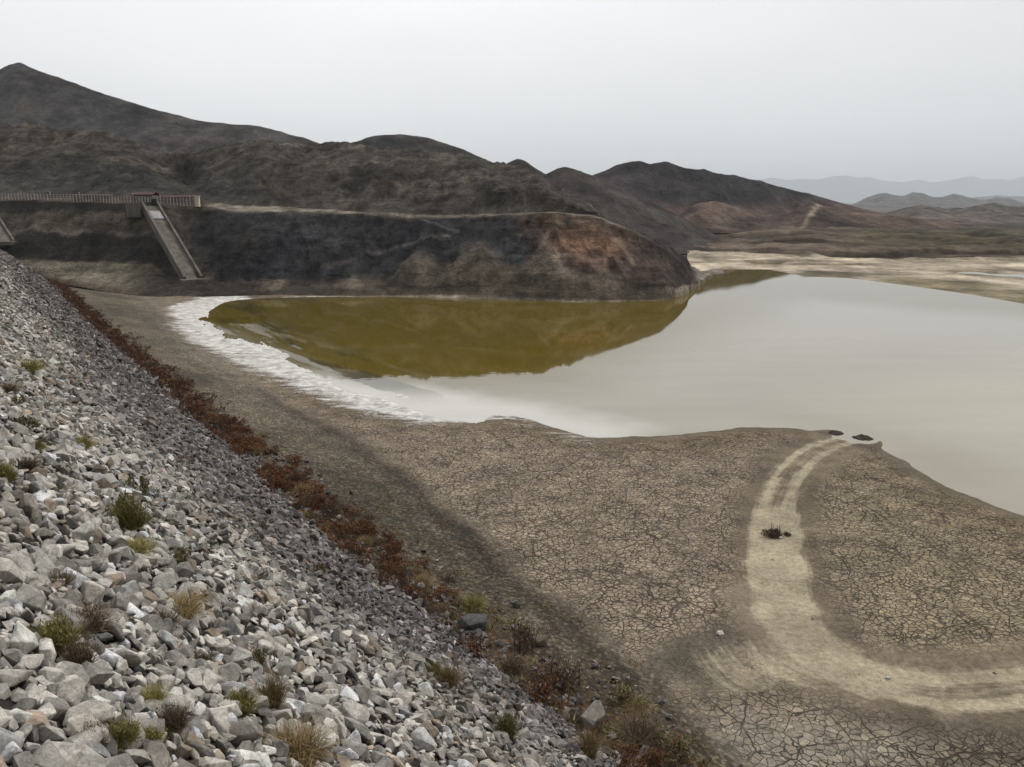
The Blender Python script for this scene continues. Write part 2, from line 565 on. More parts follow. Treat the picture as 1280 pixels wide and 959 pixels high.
# ------------------------------------------------------------------ near ground sheet
az = np.concatenate([np.linspace(-115, -40, 90)[:-1], np.linspace(-40, 40, 780), np.linspace(40, 115, 90)[1:]])
rr = np.concatenate([[0.4], np.exp(np.linspace(math.log(1.2), math.log(340), 560))])
AZ, RR = np.meshgrid(np.radians(az), rr, indexing='ij')
P = np.stack([(RR * np.sin(AZ)).ravel(), (RR * np.cos(AZ)).ravel()], -1)
z, dT, dM, dS, d1, d2 = ground(P)
V = np.column_stack([P, z])
x, y = P[:, 0], P[:, 1]
rdist = RR.ravel()
nb = fbm(x / 9, y / 9, 5, 21)
nf = fbm(x / 1.7, y / 1.7, 4, 31)
nm = fbm(x / 4, y / 4, 4, 37)


def near_poly(pts, zz=0.3):
    return poly_sd(P, np.array([at_z(u, v, zz) for u, v in pts]))


mud = np.array([0.222, 0.179, 0.130])
col = np.tile(mud, (len(P), 1))
rightm = near_poly([(1000, 560), (1110, 570), (1280, 650), (1500, 720), (1500, 860), (1100, 850), (1040, 780), (1010, 700)], 0.5)
col = mix(col, [0.208, 0.170, 0.112], sst(-2, 4, rightm + 3 * (nb - .5)))
front = near_poly([(850, 905), (900, 880), (1000, 890), (1080, 905), (1180, 925), (1180, 1200), (860, 1200)], 0.5)
col = mix(col, [0.255, 0.222, 0.172], sst(-1, 2, front + 2 * (nm - .5)))
dull = near_poly([(760, 830), (830, 790), (930, 780), (960, 840), (1090, 895), (1280, 905), (1280, 935), (1080, 915), (960, 880), (880, 900)], 0.5)
col = mix(col, [0.105, 0.092, 0.068], 0.85 * sst(-1.2, 1.6, dull + 3 * (nm - .5)))
lower = near_poly([(1080, 940), (1180, 905), (1300, 900), (1500, 900), (1500, 1100), (1100, 1100)], 0.5)
col = mix(col, [0.085, 0.075, 0.055], 0.7 * sst(-1, 2, lower + 4 * (nm - .5)))
shoreb = sst(9, 1, dS + 6 * (nb - .5)) * sst(-3, 0, dS)
col = mix(col, [0.150, 0.112, 0.070], 0.75 * shoreb)
wet = sst(1.6, 0.1, dS + 1.2 * (nm - .5))
col = mix(col, [0.11, 0.095, 0.07], 0.6 * wet)
bed = sst(0, -2.0, dS)
col = mix(col, [0.20, 0.17, 0.09], bed)
gm = sst(-0.8, 1.6, dM + 1.6 * (nm - 0.5))
gravel = mix(np.tile([0.125, 0.104, 0.072], (len(P), 1)), [0.078, 0.065, 0.046], sst(0.35, 0.65, nb))
gravel = mix(gravel, [0.068, 0.056, 0.038], 0.75 * sst(70, 45, rdist))
gt = np.clip(dM / np.maximum(dM - dT, 1e-3), 0, 1)
gravel = mix(gravel, [0.16, 0.138, 0.108], 0.7 * sst(0.45, 0.0, gt + 0.5 * (nm - .5)) * sst(55, 75, rdist))
# wave-cut lines along the bank
lines = 0.5 + 0.5 * np.sin(gt * 26 + 5 * nb)
gravel = gravel * (1 + 0.12 * (lines - .5))[:, None]
dk = np.exp(-((dM - 0.9 + 1.8 * (nm - .5) + 0.8 * (nf - .5)) / 1.35) ** 2) * sst(95, 75, rdist) * sst(24, 34, rdist)
gravel = mix(gravel, [0.044, 0.036, 0.027], 0.82 * dk)
lt = np.exp(-((dM - 2.9 + 1.2 * (nm - .5)) / 0.35) ** 2) * sst(85, 65, rdist)
gravel = mix(gravel, [0.15, 0.128, 0.098], 0.5 * lt * sst(0.4, 0.6, nf))
col = mix(col, gravel, gm) if False else col + (gravel - col) * gm[:, None]
rust = np.exp(-((dT + 1.2 - 1.6 * (nm - .5)) / 1.3) ** 2)
col = mix(col, [0.085, 0.046, 0.024], 0.75 * rust)
damm = sst(-0.5, 0.4, dT + 0.8 * (nf - .5))
col = mix(col, [0.034, 0.030, 0.027], damm)
col = mix(col, [0.200, 0.178, 0.148], sst(20.6, 21.4, dT + 0.8 * (nf - .5)))
crack = sst(0.4, 2.6, dS + 2 * (nb - .5)) * sst(0.9, -0.6, dM + 1.5 * (nm - 0.5)) * (1 - 0.75 * sst(-1.2, 1.0, dull + 2.5 * (nm - .5)))
tnear = np.minimum(d1, d2)
crack = crack * sst(1.2, 3.6, d1 + 2.2 * (nm - .5))
# dusty verge beside the ruts
verge = sst(4.6, 1.8, tnear + 3.0 * (nm - .5)) * sst(-0.5, -2.5, dM)
col = mix(col, [0.120, 0.096, 0.064], 0.7 * verge * sst(0.3, 0.55, nm + 0.3 * (nf - .5)))
td_, ts_ = sdist(P, TR_main)
far_part = sst(47.5, 51, y)
body = sst(1.95, 1.0, d1 + 0.9 * (nf - .5))
ruts = np.exp(-((d1 - 0.8) / 0.36) ** 2)
right_run = sst(14, 18, x) * sst(40, 36, y)
side_r = np.maximum(np.exp(-((d1 - 0.85) / 0.6) ** 2), 0.45 * body)
tr = body * (1 - right_run) + right_run * side_r
tr = np.where(far_part > 0, tr * (1 - far_part) + far_part * (0.5 * ruts + 0.26 * body), tr)
tr = np.maximum(tr, 0.5 * sst(2.8, 0.4, d2 + 1.6 * (nm - .5)))
tr = tr * sst(-0.2, -2.0, dM) * sst(0.2, 1.5, dS)
salt_poly = near_poly([(206, 386), (234, 422), (293, 456), (372, 489), (449, 516), (530, 531), (580, 527), (640, 520), (560, 505), (480, 478), (400, 444),
                       (330, 415), (285, 396), (285, 383), (330, 376), (300, 370), (250, 374)], 0.1)
salt = 0.92 * sst(-3.5, 2.5, salt_poly + 2.5 * (nb - .5)) * sst(150, 190, rdist * 0 + 200)
spots = [(655, 527, 3.0), (715, 545, 2.6), (745, 550, 2.0), (560, 527, 4), (690, 540, 2.2)]
for u, v, r_ in spots:
    c = at_z(u, v, 0.1)
    salt = np.maximum(salt, 0.38 * np.exp(-(((x - c[0]) / (r_ * 1.6)) ** 2 + ((y - c[1]) / r_) ** 2)))
rim = sst(1.6, 0.2, np.abs(dS + 0.2)) * sst(125, 150, y) * (x < 45)
salt = np.maximum(salt, 0.85 * rim * sst(0.35, 0.6, nb))
bigc = sst(-0.5, 0.5, front)
grav = np.clip(gm, 0, 1) * (1 - damm)
fc = grid_faces(len(az), len(rr))
cen = fc[:, 0]
cls = np.full(len(fc), 0)
cls[dS[cen] < -1.0] = 1
cls[(dM[cen] > 0)] = 2
cls[(dT[cen] > 0)] = 3
cls[(tnear[cen] < 2.4) & (dM[cen] < -0.5) & (dS[cen] > 0.3)] = 4
cls[(salt[cen] > 0.3) & (dM[cen] < 0.5) & (dS[cen] > -1.0) & (cls == 0)] = 5
names = [('mud_flat', 'cracked dried brown mud flat beside the lake', 'ground'), ('lake_bed', 'silty lake bed under the olive water', 'ground'),
         ('gravel_bank', 'dark brown gravel bank between the riprap and the white salt shore', 'bank'),
         ('dam_slope', 'stony dam slope under the riprap', 'ground'), ('dirt_track', 'pale dusty vehicle track curving over the mud flat', 'road'),
         ('salt_shore', 'white salt crust along the lake edge', 'shore')]
fade = sst(170, 120, rdist)
for ci, (nm_, lb, ct) in enumerate(names):
    kv, kf, (kc, kcr, ks, kt, kb, kg, ktd, kts) = subset(V, fc, cls == ci, col, crack, salt, tr, bigc, grav, td_, ts_)
    me = np_mesh(nm_, kv, kf, M_ground, {'crack': kcr, 'salt': ks, 'track': kt, 'bigcell': kb, 'grav': kg, 'track_off': ktd, 'track_run': kts}, kc)
    tag(link(nm_, me), lb, ct, kind='structure')

# ------------------------------------------------------------------ water
waz = np.radians(np.concatenate([np.linspace(-50, -25, 60)[:-1], np.linspace(-25, 5, 300)[:-1], np.linspace(5, 75, 200)]))
wr = np.exp(np.concatenate([np.linspace(math.log(25), math.log(72), 80)[:-1], np.linspace(math.log(72), math.log(190), 330)[:-1], np.linspace(math.log(190), math.log(420), 40)]))
A_, R_ = np.meshgrid(waz, wr, indexing='ij')
WP = np.stack([(R_ * np.sin(A_)).ravel(), (R_ * np.cos(A_)).ravel()], -1)
wdS, _ = sdist(WP, S)
wcol = np.tile([0.112, 0.080, 0.007], (len(WP), 1))
ww = fbm(WP[:, 0] / 16, WP[:, 1] / 16, 4, 71)
# a cloudy pale silt spreads from the near shore and the right-hand bay
silt = poly_sd(WP, np.array([at_z(u, v, 0) for u, v in [(470, 500), (560, 486), (700, 478), (800, 440), (900, 400), (1000, 372), (1280, 395), (1800, 450), (1800, 900), (1280, 660), (1050, 560), (760, 570), (480, 540)]]))
wcol = mix(wcol, [0.245, 0.220, 0.162], sst(-9, 14, silt + 8 * (ww - .5)))
bay = poly_sd(WP, np.array([at_z(u, v, 0) for u, v in [(1000, 480), (1280, 430), (1900, 480), (1900, 900), (1280, 660), (1100, 580), (960, 540)]]))
wcol = mix(wcol, [0.315, 0.295, 0.205], sst(-6, 20, bay + 8 * (ww - .5)))
shal = sst(-5, 0.0, wdS + 4 * (ww - .5)) * sst(140, 115, WP[:, 1])
wcol = mix(wcol, [0.30, 0.28, 0.22], 0.5 * shal)
milk = poly_sd(WP, np.array([at_z(u, v, 0) for u, v in [(380, 462), (440, 476), (520, 484), (600, 500), (670, 512), (780, 538), (780, 560), (640, 528), (600, 540), (520, 540), (420, 515)]]))
wcol = mix(wcol, [0.50, 0.485, 0.44], 0.8 * sst(-4, 2.5, milk + 9 * (ww - .5)))
al_ = -0.57 * WP[:, 0] + 0.82 * WP[:, 1]
ac_ = 0.82 * WP[:, 0] + 0.57 * WP[:, 1]
alg = sst(0.50, 0.60, fbm(al_ / 14, ac_ / 3.0, 5, 75, 0.6)) * sst(-14, -5, wdS) * sst(0, -2, wdS) * sst(78, 88, WP[:, 1]) * sst(-3, -12, WP[:, 0])
wcol = mix(wcol, [0.040, 0.034, 0.006], 0.75 * alg)
scum = sst(0.55, 0.68, fbm(al_ / 16 + 5, ac_ / 2.6, 5, 79, 0.6)) * sst(-11, -3, wdS) * sst(70, 82, WP[:, 1]) * sst(150, 138, WP[:, 1]) * sst(6, -6, WP[:, 0])
wcol = mix(wcol, [0.45, 0.44, 0.39], 0.6 * scum)
wme = np_mesh('lake_water', np.column_stack([WP, np.zeros(len(WP))]), grid_faces(len(waz), len(wr)), M_water, None, wcol)
tag(link('lake_water', wme), 'still olive green lake water mirroring the hills and pale sky', 'water', kind='structure')


# ------------------------------------------------------------------ hills: sections through contour lines
def qz(pts):
    p = np.array([at_y(u, v, d) for u, v, d in pts])
    return p[:, 0] / p[:, 1], p[:, 1], p[:, 2]


class Hill:
    """height sheet built from contour lines given by bearing; every line has its own distance and height"""

    def __init__(self, curves, q0, q1, ncol, nsub, kq=4, ks=3):
        self.q = np.linspace(q0, q1, ncol)
        Y, Z = [], []
        for c in curves:
            cq, cy, cz = c
            o = np.argsort(cq)
            Y.append(blur1(np.interp(self.q, cq[o], cy[o]), kq, 0))
            Z.append(blur1(np.interp(self.q, cq[o], cz[o]), kq, 0))
        Y, Z = np.array(Y), np.array(Z)
        for i in range(1, len(Y)): Y[i] = np.maximum(Y[i], Y[i - 1] + 0.4)
        self.s = np.linspace(0, len(curves) - 1, (len(curves) - 1) * nsub + 1)
        i0 = np.minimum(self.s.astype(int), len(curves) - 2)
        t = (self.s - i0)[:, None]
        self.Y = blur1(Y[i0] * (1 - t) + Y[i0 + 1] * t, ks, 0).T
        self.Z = blur1(Z[i0] * (1 - t) + Z[i0 + 1] * t, ks, 0).T
        self.X = self.q[:, None] * self.Y
        self.SS = np.tile(self.s, (ncol, 1))
        self.U = np.tile((640 + F * self.q * 1.0)[:, None], (1, len(self.s)))

    def z_at(self, x, y):
        q = x / y
        i = (q - self.q[0]) / (self.q[1] - self.q[0])
        i0 = int(np.clip(math.floor(i), 0, len(self.q) - 2))
        t = i - i0
        a = np.interp(y, self.Y[i0], self.Z[i0])
        b = np.interp(y, self.Y[i0 + 1], self.Z[i0 + 1])
        return a * (1 - t) + b * t

    def mesh(self, name, mat, col, label, cat='hill'):
        V = np.stack([self.X, self.Y, self.Z], -1).reshape(-1, 3)
        me = np_mesh(name, V, grid_faces(len(self.q), len(self.s)), mat, None, col.reshape(-1, 3))
        return tag(link(name, me), label, cat, kind='structure')


def C(pts):
    return qz(pts)


def back_of(c, dy, z):
    return c[0], c[1] + dy, np.minimum(z, np.maximum(c[2] - 2.5, -1.5) * 0.4)


def on_z(pts):
    p = np.array([at_z(u, v, z) for u, v, z in pts])
    return p[:, 0] / p[:, 1], p[:, 1], p[:, 2]


K0 = on_z([(-420, 338, 3.0), (-300, 340, 3.0), (0, 346, 2.6), (60, 352, 2.2), (150, 368, 0.8), (215, 379, -0.2), (262, 377, -0.3), (350, 372.5, -0.3), (520, 373.5, -0.3), (640, 377.5, -0.3),
           (760, 379.5, -0.3), (830, 377.5, -0.3), (858, 370, -0.3), (876, 357, -0.3), (890, 346, -0.3)])
K1 = C([(-420, 322, 195), (-300, 322, 195), (0, 326, 195), (100, 328, 194), (190, 332, 190), (215, 348, 184), (245, 353, 180), (300, 353, 180), (400, 352, 182), (450, 354, 181), (480, 350, 182), (520, 338, 181), (600, 330, 179),
        (640, 336, 176), (680, 338, 174), (760, 347, 171), (830, 358, 168), (850, 357, 175), (864, 355, 184), (876, 350.5, 200), (890, 344.6, 218)])
K2 = C([(-420, 246, 217), (-300, 248, 216), (0, 250, 215), (100, 252, 213), (190, 256, 208), (255, 258, 207), (300, 263, 208), (400, 266, 206), (500, 271, 202), (560, 273, 200), (640, 269, 196),
        (700, 267, 193), (745, 271, 191), (790, 291, 188), (830, 312, 183), (852, 330, 186), (866, 343, 200), (876, 348, 206), (890, 343.2, 221)])
K3 = C([(-420, 243, 232), (-300, 245, 231), (0, 247, 230), (190, 251, 224), (255, 252, 219), (300, 255, 216), (400, 261, 212), (500, 267, 207.5), (560, 269, 205), (640, 266, 201),
        (700, 265, 198), (745, 269, 196), (790, 288, 193), (830, 309, 188), (853, 327, 190), (866, 341, 204), (876, 346.6, 210), (890, 342, 224)])
K4 = C([(-420, 190, 262), (-300, 195, 260), (0, 203, 256), (50, 190, 256), (130, 200, 250), (180, 214, 252), (212, 224, 266), (235, 232, 270), (262, 216, 252), (330, 200, 242), (430, 208, 238), (560, 224, 226), (640, 232, 216),
        (690, 245, 206), (745, 266, 200), (790, 286, 197), (830, 307, 192), (854, 325, 194), (866, 340, 208), (876, 345.5, 214), (890, 340.8, 227)])
K5 = C([(-420, 138, 292), (-300, 144, 292), (-100, 150, 288), (0, 152, 288), (60, 153, 288), (115, 159, 284), (160, 174, 280), (200, 186, 290), (240, 183, 292), (290, 176, 280), (330, 172, 274), (400, 177, 268), (480, 184, 259), (560, 191, 250),
        (620, 201, 240), (650, 207, 234), (680, 220, 221), (700, 236, 215), (720, 250, 211), (745, 263, 207), (790, 284, 203), (830, 305, 196), (854, 324, 197), (866, 339, 212), (876, 344.5, 218), (890, 339.6, 230)])
HA = Hill([K0, K1, K2, K3, K4, K5, back_of(K5, 45, 8.0), back_of(K5, 110, 0.0)], -1.02, 0.262, 1150, 44, 5, 5)
X, Y, Z, SS = HA.X, HA.Y, HA.Z, HA.SS
U = 640 + F * HA.X / (HA.Y * cp - (HA.Z - CAMZ) * sp)
# chute frames are needed before the slope is shaped, so that it stays even around them
def band(s, lo, hi, w=0.25):
    return sst(lo - w, lo + w, s) * sst(hi + w, hi - w, s)

ch_mask = 1 - np.exp(-((U - (186 + (SS - 2) * -52)) / 26) ** 2) * band(SS, 0.8, 2.3)
wall_m = band(SS, 1.05, 1.95, 0.12)
upper_m = band(SS, 3.2, 5.2, 0.3)
foot_m = band(SS, 0.25, 1.0, 0.2)
gul = ridged(X / 13 + 0.4 * fbm(X / 9, Y / 9, 2, 3), Y / 46, 5, 51, 0.55)
gul2 = ridged(X / 5.0, Y / 16, 4, 57, 0.55)
n_a = fbm(X / 8, Y / 8, 5, 61, 0.55) - 0.5
endf = sst(885, 850, U)
lat = fbm(X / 30 + 3.1, Y / 90, 4, 67, 0.55) - 0.5
lat2 = fbm(X / 44 + 7.7, Y / 160, 4, 69, 0.55) - 0.5
shift = (16 * lat * band(SS, 1.0, 2.3, 0.45) * ch_mask * sst(200, 290, U) + 30 * lat2 * band(SS, 3.3, 4.6, 0.45)) * sst(790, 700, U)
rug = (4.2 * (ridged(X / 10 + 2 * fbm(X / 14, Z / 14, 2, 111), Z / 16, 4, 113, 0.6) - 0.6) + 1.5 * (ridged(X / 3.0, Z / 3.4, 3, 117) - 0.6)) * wall_m * ch_mask * sst(205, 260, U) * sst(850, 790, U)
rug = rug + 3.2 * (ridged(X / 9 + 1.5 * fbm(X / 12, Y / 20, 2, 119), Z / 18, 4, 121, 0.6) - 0.6) * upper_m * sst(840, 780, U)
HA.Y = np.maximum.accumulate(HA.Y + shift - rug, axis=1) + 0.02 * SS
HA.X = HA.q[:, None] * HA.Y
X, Y = HA.X, HA.Y
Z2 = Z + (upper_m * (4.6 * (gul - 0.62) + 1.6 * (gul2 - .6)) + wall_m * ch_mask * (3.4 * (gul - 0.62) + 1.5 * (gul2 - 0.6)) + foot_m * (1.3 * n_a + 1.0 * (gul2 - .6))
          + 0.9 * n_a * sst(0.2, 0.6, SS) * ch_mask) * (0.35 + 0.65 * endf) * sst(900, 870, U)
# resistant beds stand out as ledges
hb = Z2 + 0.03 * X + 2.0 * n_a
bed_a = sst(0.42, 0.60, fbm(X / 24, Z / 5, 3, 77)) * 1.5 * (fbm(hb / 1.5, X / 70, 4, 79, 0.6) - 0.5)
Z2 = Z2 + bed_a * (0.7 * upper_m + 0.8 * wall_m * ch_mask + 0.5 * foot_m * sst(500, 600, U)) * endf
HA.Z = Z2
mound = 0
for u0_, w_, h_, s0_ in ((437, 22, 2.4, 0.75), (520, 26, 6.0, 0.95), (600, 36, 7.0, 0.98), (690, 40, 4.0, 0.9), (340, 30, 2.0, 0.7), (760, 36, 3.0, 0.8)):
    m_ = np.clip(1 - np.abs(U + 14 * n_a - u0_) / w_, 0, 1) ** 0.9 * np.exp(-((SS - s0_) / 0.30) ** 2)
    HA.Z = HA.Z + h_ * m_ * 0.45
    mound = np.maximum(mound, m_)
nz = fbm(X / 20, Y / 20, 5, 81)
nz2 = fbm(X / 6, Z / 3, 5, 83)
ca = np.tile([0.118, 0.092, 0.066], X.shape + (1,)).reshape(X.shape + (3,))
brownup = np.array([0.135, 0.102, 0.072])
ca = mix(ca, brownup, sst(0.4, 0.6, nz))
# upper slope: greyer near the bench on the left, warm top at the far left
ca = mix(ca, [0.085, 0.080, 0.075], band(SS, 3.0, 3.9, 0.4) * sst(330, 250, U) * 0.9)
ca = mix(ca, [0.150, 0.100, 0.072], band(SS, 4.35, 5.3, 0.3) * sst(140, 60, U) * 0.8)
ca = mix(ca, [0.165, 0.135, 0.098], band(SS, 4.5, 5.1, 0.25) * sst(90, 120, U) * 0.5 * sst(0.4, 0.6, nz2))
ca = mix(ca, [0.060, 0.062, 0.068], np.exp(-((U - 150) / 45) ** 2 - ((SS - 3.6) / 0.35) ** 2))
ca = mix(ca, [0.050, 0.052, 0.056], np.exp(-((U - 300) / 60) ** 2 - ((SS - 3.25) / 0.22) ** 2) * 0.8)
# wall below the bench
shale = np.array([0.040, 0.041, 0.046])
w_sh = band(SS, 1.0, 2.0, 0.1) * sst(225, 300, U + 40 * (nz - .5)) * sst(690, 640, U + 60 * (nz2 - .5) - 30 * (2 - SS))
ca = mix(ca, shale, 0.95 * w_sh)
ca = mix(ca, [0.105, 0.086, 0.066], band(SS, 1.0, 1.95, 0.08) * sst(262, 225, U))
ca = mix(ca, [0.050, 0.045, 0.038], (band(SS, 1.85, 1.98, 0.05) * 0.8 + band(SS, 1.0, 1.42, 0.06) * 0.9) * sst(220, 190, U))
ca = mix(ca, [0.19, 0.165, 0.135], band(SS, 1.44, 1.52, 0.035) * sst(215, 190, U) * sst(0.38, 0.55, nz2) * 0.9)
ca = mix(ca, [0.012, 0.011, 0.010], np.exp(-((U - 12) / 20) ** 2 - ((SS - 1.14) / 0.10) ** 2))  # near-black paint stands for the shade inside a hole
blob = np.exp(-((U - 300) / 26) ** 2 - ((SS - 1.6) / 0.16) ** 2)
ca = mix(ca, [0.085, 0.072, 0.050], 0.8 * blob)
light_sh = np.exp(-((U - 560) / 40) ** 2 - ((SS - 1.45) / 0.2) ** 2)
ca = mix(ca, [0.100, 0.086, 0.080], 0.8 * light_sh * sst(0.35, 0.6, nz2))
red = sst(640, 700, U + 50 * (nz2 - .5) + 40 * (SS - 1.5)) * band(SS, 0.6, 2.0, 0.2)
ca = mix(ca, [0.165, 0.108, 0.078], red)
ca = mix(ca, [0.24, 0.135, 0.080], np.exp(-((U - 735) / 40) ** 2 - ((SS - 1.55) / 0.25) ** 2) * 0.8)
ca = mix(ca, [0.075, 0.055, 0.045], sst(800, 850, U) * band(SS, 0.8, 5.2, 0.3))
# foot slopes
ca = mix(ca, [0.125, 0.102, 0.078], band(SS, 0.2, 0.98, 0.15) * sst(380, 470, U) * 0.9)
ca = mix(ca, [0.075, 0.062, 0.050], band(SS, 0.2, 0.98, 0.1) * sst(150, 230, U + 30 * (nz - .5)) * sst(470, 420, U))
ca = mix(ca, [0.205, 0.175, 0.128], band(SS, 0.15, 0.95, 0.1) * sst(225, 150, U + 30 * (nz2 - .5) + 60 * (0.6 - SS)))
for t_u, t_s, w_u in ((520, 0.85, 22), (600, 0.8, 40), (430, 0.6, 30)):
    ca = mix(ca, [0.19, 0.158, 0.122], np.exp(-((U - t_u) / w_u) ** 2 - ((SS - t_s) / 0.20) ** 2) * 0.85)
ca = mix(ca, [0.022, 0.022, 0.025], 0.8 * wall_m * ch_mask * sst(0.50, 0.60, fbm(X / 26 + 31, Z / 14, 3, 97)) * sst(200, 260, U) * sst(660, 600, U))
ca = mix(ca, [0.235, 0.195, 0.150], 0.8 * sst(0.05, 0.6, mound) * sst(0.25, 0.5, nz2))
wl = sst(222, 190, U)
ca = mix(ca, [0.062, 0.046, 0.040], 0.85 * sst(765, 800, U + 45 * (1.7 - SS) + 30 * (nz2 - .5)) * band(SS, 0.75, 5.0, 0.15))
arch = np.exp(-((np.hypot((U - 735) / 62.0, (SS - 1.18) / 0.78) - 0.92 + 0.10 * (nz2 - .5)) / 0.07) ** 2) * sst(1.25, 1.4, SS)
ca = mix(ca, [0.21, 0.165, 0.125], 0.7 * arch * sst(640, 660, U))
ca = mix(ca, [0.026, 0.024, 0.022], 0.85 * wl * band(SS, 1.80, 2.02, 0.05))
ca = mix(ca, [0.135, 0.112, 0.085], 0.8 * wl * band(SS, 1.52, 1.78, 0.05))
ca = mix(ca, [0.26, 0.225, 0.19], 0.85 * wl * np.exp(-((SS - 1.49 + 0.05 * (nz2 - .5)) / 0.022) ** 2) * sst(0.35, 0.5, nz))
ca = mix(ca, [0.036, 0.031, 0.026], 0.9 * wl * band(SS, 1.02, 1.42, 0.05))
ca = mix(ca, [0.014, 0.013, 0.012], wl * np.exp(-((U - 10) / 24) ** 2 - ((SS - 1.16) / 0.13) ** 2))  # shade of the same hole, painted in again over the wall bands
ca = mix(ca, [0.245, 0.215, 0.160], 0.9 * sst(225, 170, U + 30 * (nz2 - .5)) * band(SS, 0.25, 0.93, 0.08))
ca = mix(ca, [0.060, 0.052, 0.042], 0.85 * sst(140, 190, U + 40 * (nz - .5)) * sst(330, 300, U) * band(SS, 0.15, 0.9, 0.1))
patch = sst(0.50, 0.62, fbm(X / 11 + 9, Z / 5, 4, 91))
ca = mix(ca, ca * np.array([0.52, 0.55, 0.62]), 0.85 * patch * wall_m * sst(230, 280, U) * sst(700, 650, U))
patch2 = sst(0.52, 0.66, fbm(X / 17 + 2, Z / 8, 4, 93))
ca = mix(ca, ca * 1.75, 0.8 * patch2 * (wall_m * ch_mask * sst(230, 280, U) + 0.5 * upper_m))
patch3 = sst(0.50, 0.60, fbm(X / 7 + 4, Z / 4 + Y / 30, 5, 95))
ca = mix(ca, ca * 0.55, 0.75 * patch3 * upper_m)
grey = ca.mean(-1, keepdims=True) * np.array([1.10, 1.0, 0.88])
ca = ca + (grey - ca) * (0.62 * sst(2.6, 3.1, SS))[..., None]
ca = ca * (0.66 - 0.05 * sst(2.6, 3.1, SS))[..., None]
ca = mix(ca, [0.23, 0.20, 0.158], sst(862, 878, U))
# pale shore line and the bench road
ca = mix(ca, [0.31, 0.27, 0.215], band(SS, 0.0, 0.13, 0.05) * sst(330, 420, U) * 0.8 * (0.4 + 0.6 * sst(0.35, 0.55, nz)))
ca = mix(ca, [0.25, 0.22, 0.175], band(SS, 0.0, 0.85, 0.12) * sst(815, 850, U))
ca = mix(ca, [0.245, 0.215, 0.170], band(SS, 2.05, 2.85, 0.12) * sst(250, 262, U) * sst(790, 740, U) * (0.55 + 0.45 * sst(0.35, 0.6, nz)))
for (ua, sa, ub, sb) in ((525, 1.93, 575, 1.66), (575, 1.66, 510, 1.52), (510, 1.52, 400, 1.22)):
    tt = np.clip(((U - ua) / (ub - ua + 1e-6)), 0, 1)
    ln = np.exp(-((SS - (sa + (sb - sa) * tt)) / 0.028) ** 2) * (U > min(ua, ub)) * (U < max(ua, ub))
    ca = mix(ca, [0.115, 0.105, 0.095], 0.8 * ln)
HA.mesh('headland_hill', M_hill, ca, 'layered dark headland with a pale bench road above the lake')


def simple_hill(name, label, crest, dcrest, base_d, base_z, back, colf, mat, amp, wav, ncol=420, nsub=60, seed=0, mids=None, kq=3, gully=1.0):
    cr = C([(u, v, dcrest(u) if callable(dcrest) else dcrest) for u, v in crest])
    b = (cr[0], np.array([base_d(u) if callable(base_d) else base_d for u, v in crest], float), np.full(len(crest), float(base_z)))
    curves = [b]
    for t, h in (mids or [(0.5, 0.42)]):
        curves.append((cr[0], b[1] + (cr[1] - b[1]) * t, b[2] + (cr[2] - b[2]) * h))
    curves += [cr, (cr[0], cr[1] + back * 0.5, b[2] + (cr[2] - b[2]) * 0.45), (cr[0], cr[1] + back, b[2])]
    h = Hill(curves, cr[0].min(), cr[0].max(), ncol, nsub // 2, kq, 3)
    nmid = len(curves) - 3
    m = sst(0.05, 0.6, h.SS) * sst(nmid + 2, nmid + 1.2, h.SS)
    rel = np.clip((h.Z - base_z) / (np.max(h.Z) - base_z), 0, 1)
    g = ridged(h.X / wav + 0.5 * fbm(h.X / wav, h.Y / wav, 3, seed), h.Y / (wav * 2.6), 5, seed + 3, 0.52) - 0.62
    n = fbm(h.X / (wav * 1.3), h.Y / (wav * 1.3), 5, seed + 9) - 0.5
    ridge_soft = 1 - 0.65 * np.exp(-((h.SS - nmid) / 0.35) ** 2)
    h.Z = h.Z + amp * m * ridge_soft * (gully * g + 0.8 * n) * (0.35 + 0.65 * rel)
    c = colf(h, rel, fbm(h.X / (wav * 1.2), h.Y / (wav * 1.2), 5, seed + 20), g)
    h.mesh(name, mat, c, label)
    return h


def tint(a, b):
    def f(h, rel, n, g):
        c = np.tile(np.array(a, float), h.X.shape + (1,)).reshape(h.X.shape + (3,))
        return mix(c, b, sst(0.35, 0.65, n))
    return f


def tint_B(h, rel, n, g):
    c = tint((0.056, 0.049, 0.046), (0.038, 0.036, 0.037))(h, rel, n, g)
    U = 640 + F * h.X / h.Y
    c = mix(c, [0.075, 0.057, 0.047], sst(0.5, 0.7, n) * sst(150, 40, U) * 0.7)
    return mix(c, [0.062, 0.063, 0.056], np.exp(-((U - 40) / 50) ** 2 - ((rel - 0.45) / 0.12) ** 2))


simple_hill('left_mountain', 'tall dark mountain rising behind the left end of the headland',
            [(-460, 60), (-300, 72), (-150, 84), (-60, 92), (0, 86), (12, 81), (24, 78), (40, 84), (75, 95), (130, 115), (200, 134), (260, 150), (340, 161), (370, 168), (400, 177), (450, 192), (520, 222)],
            560, 400, 8, 260, tint_B, M_hill2, 16, 55, 520, 90, 200, [(0.35, 0.3), (0.7, 0.66)])
simple_hill('middle_hill', 'rounded dark hill peeking over the middle of the headland',
            [(360, 215), (400, 190), (430, 180), (470, 170), (500, 167), (530, 170), (560, 179), (590, 190), (620, 205), (660, 225), (720, 258)],
            430, 330, 8, 150, tint((0.054, 0.046, 0.042), (0.038, 0.035, 0.035)), M_hill2, 8, 34, 320, 80, 230)
simple_hill('small_peak', 'small pointed dark peak just right of the rounded hill',
            [(560, 235), (600, 216), (625, 205), (640, 198), (647, 196), (655, 199), (668, 207), (690, 220), (730, 240)],
            470, 400, 10, 90, tint((0.054, 0.046, 0.042), (0.038, 0.035, 0.035)), M_hill2, 5, 26, 200, 60, 250)
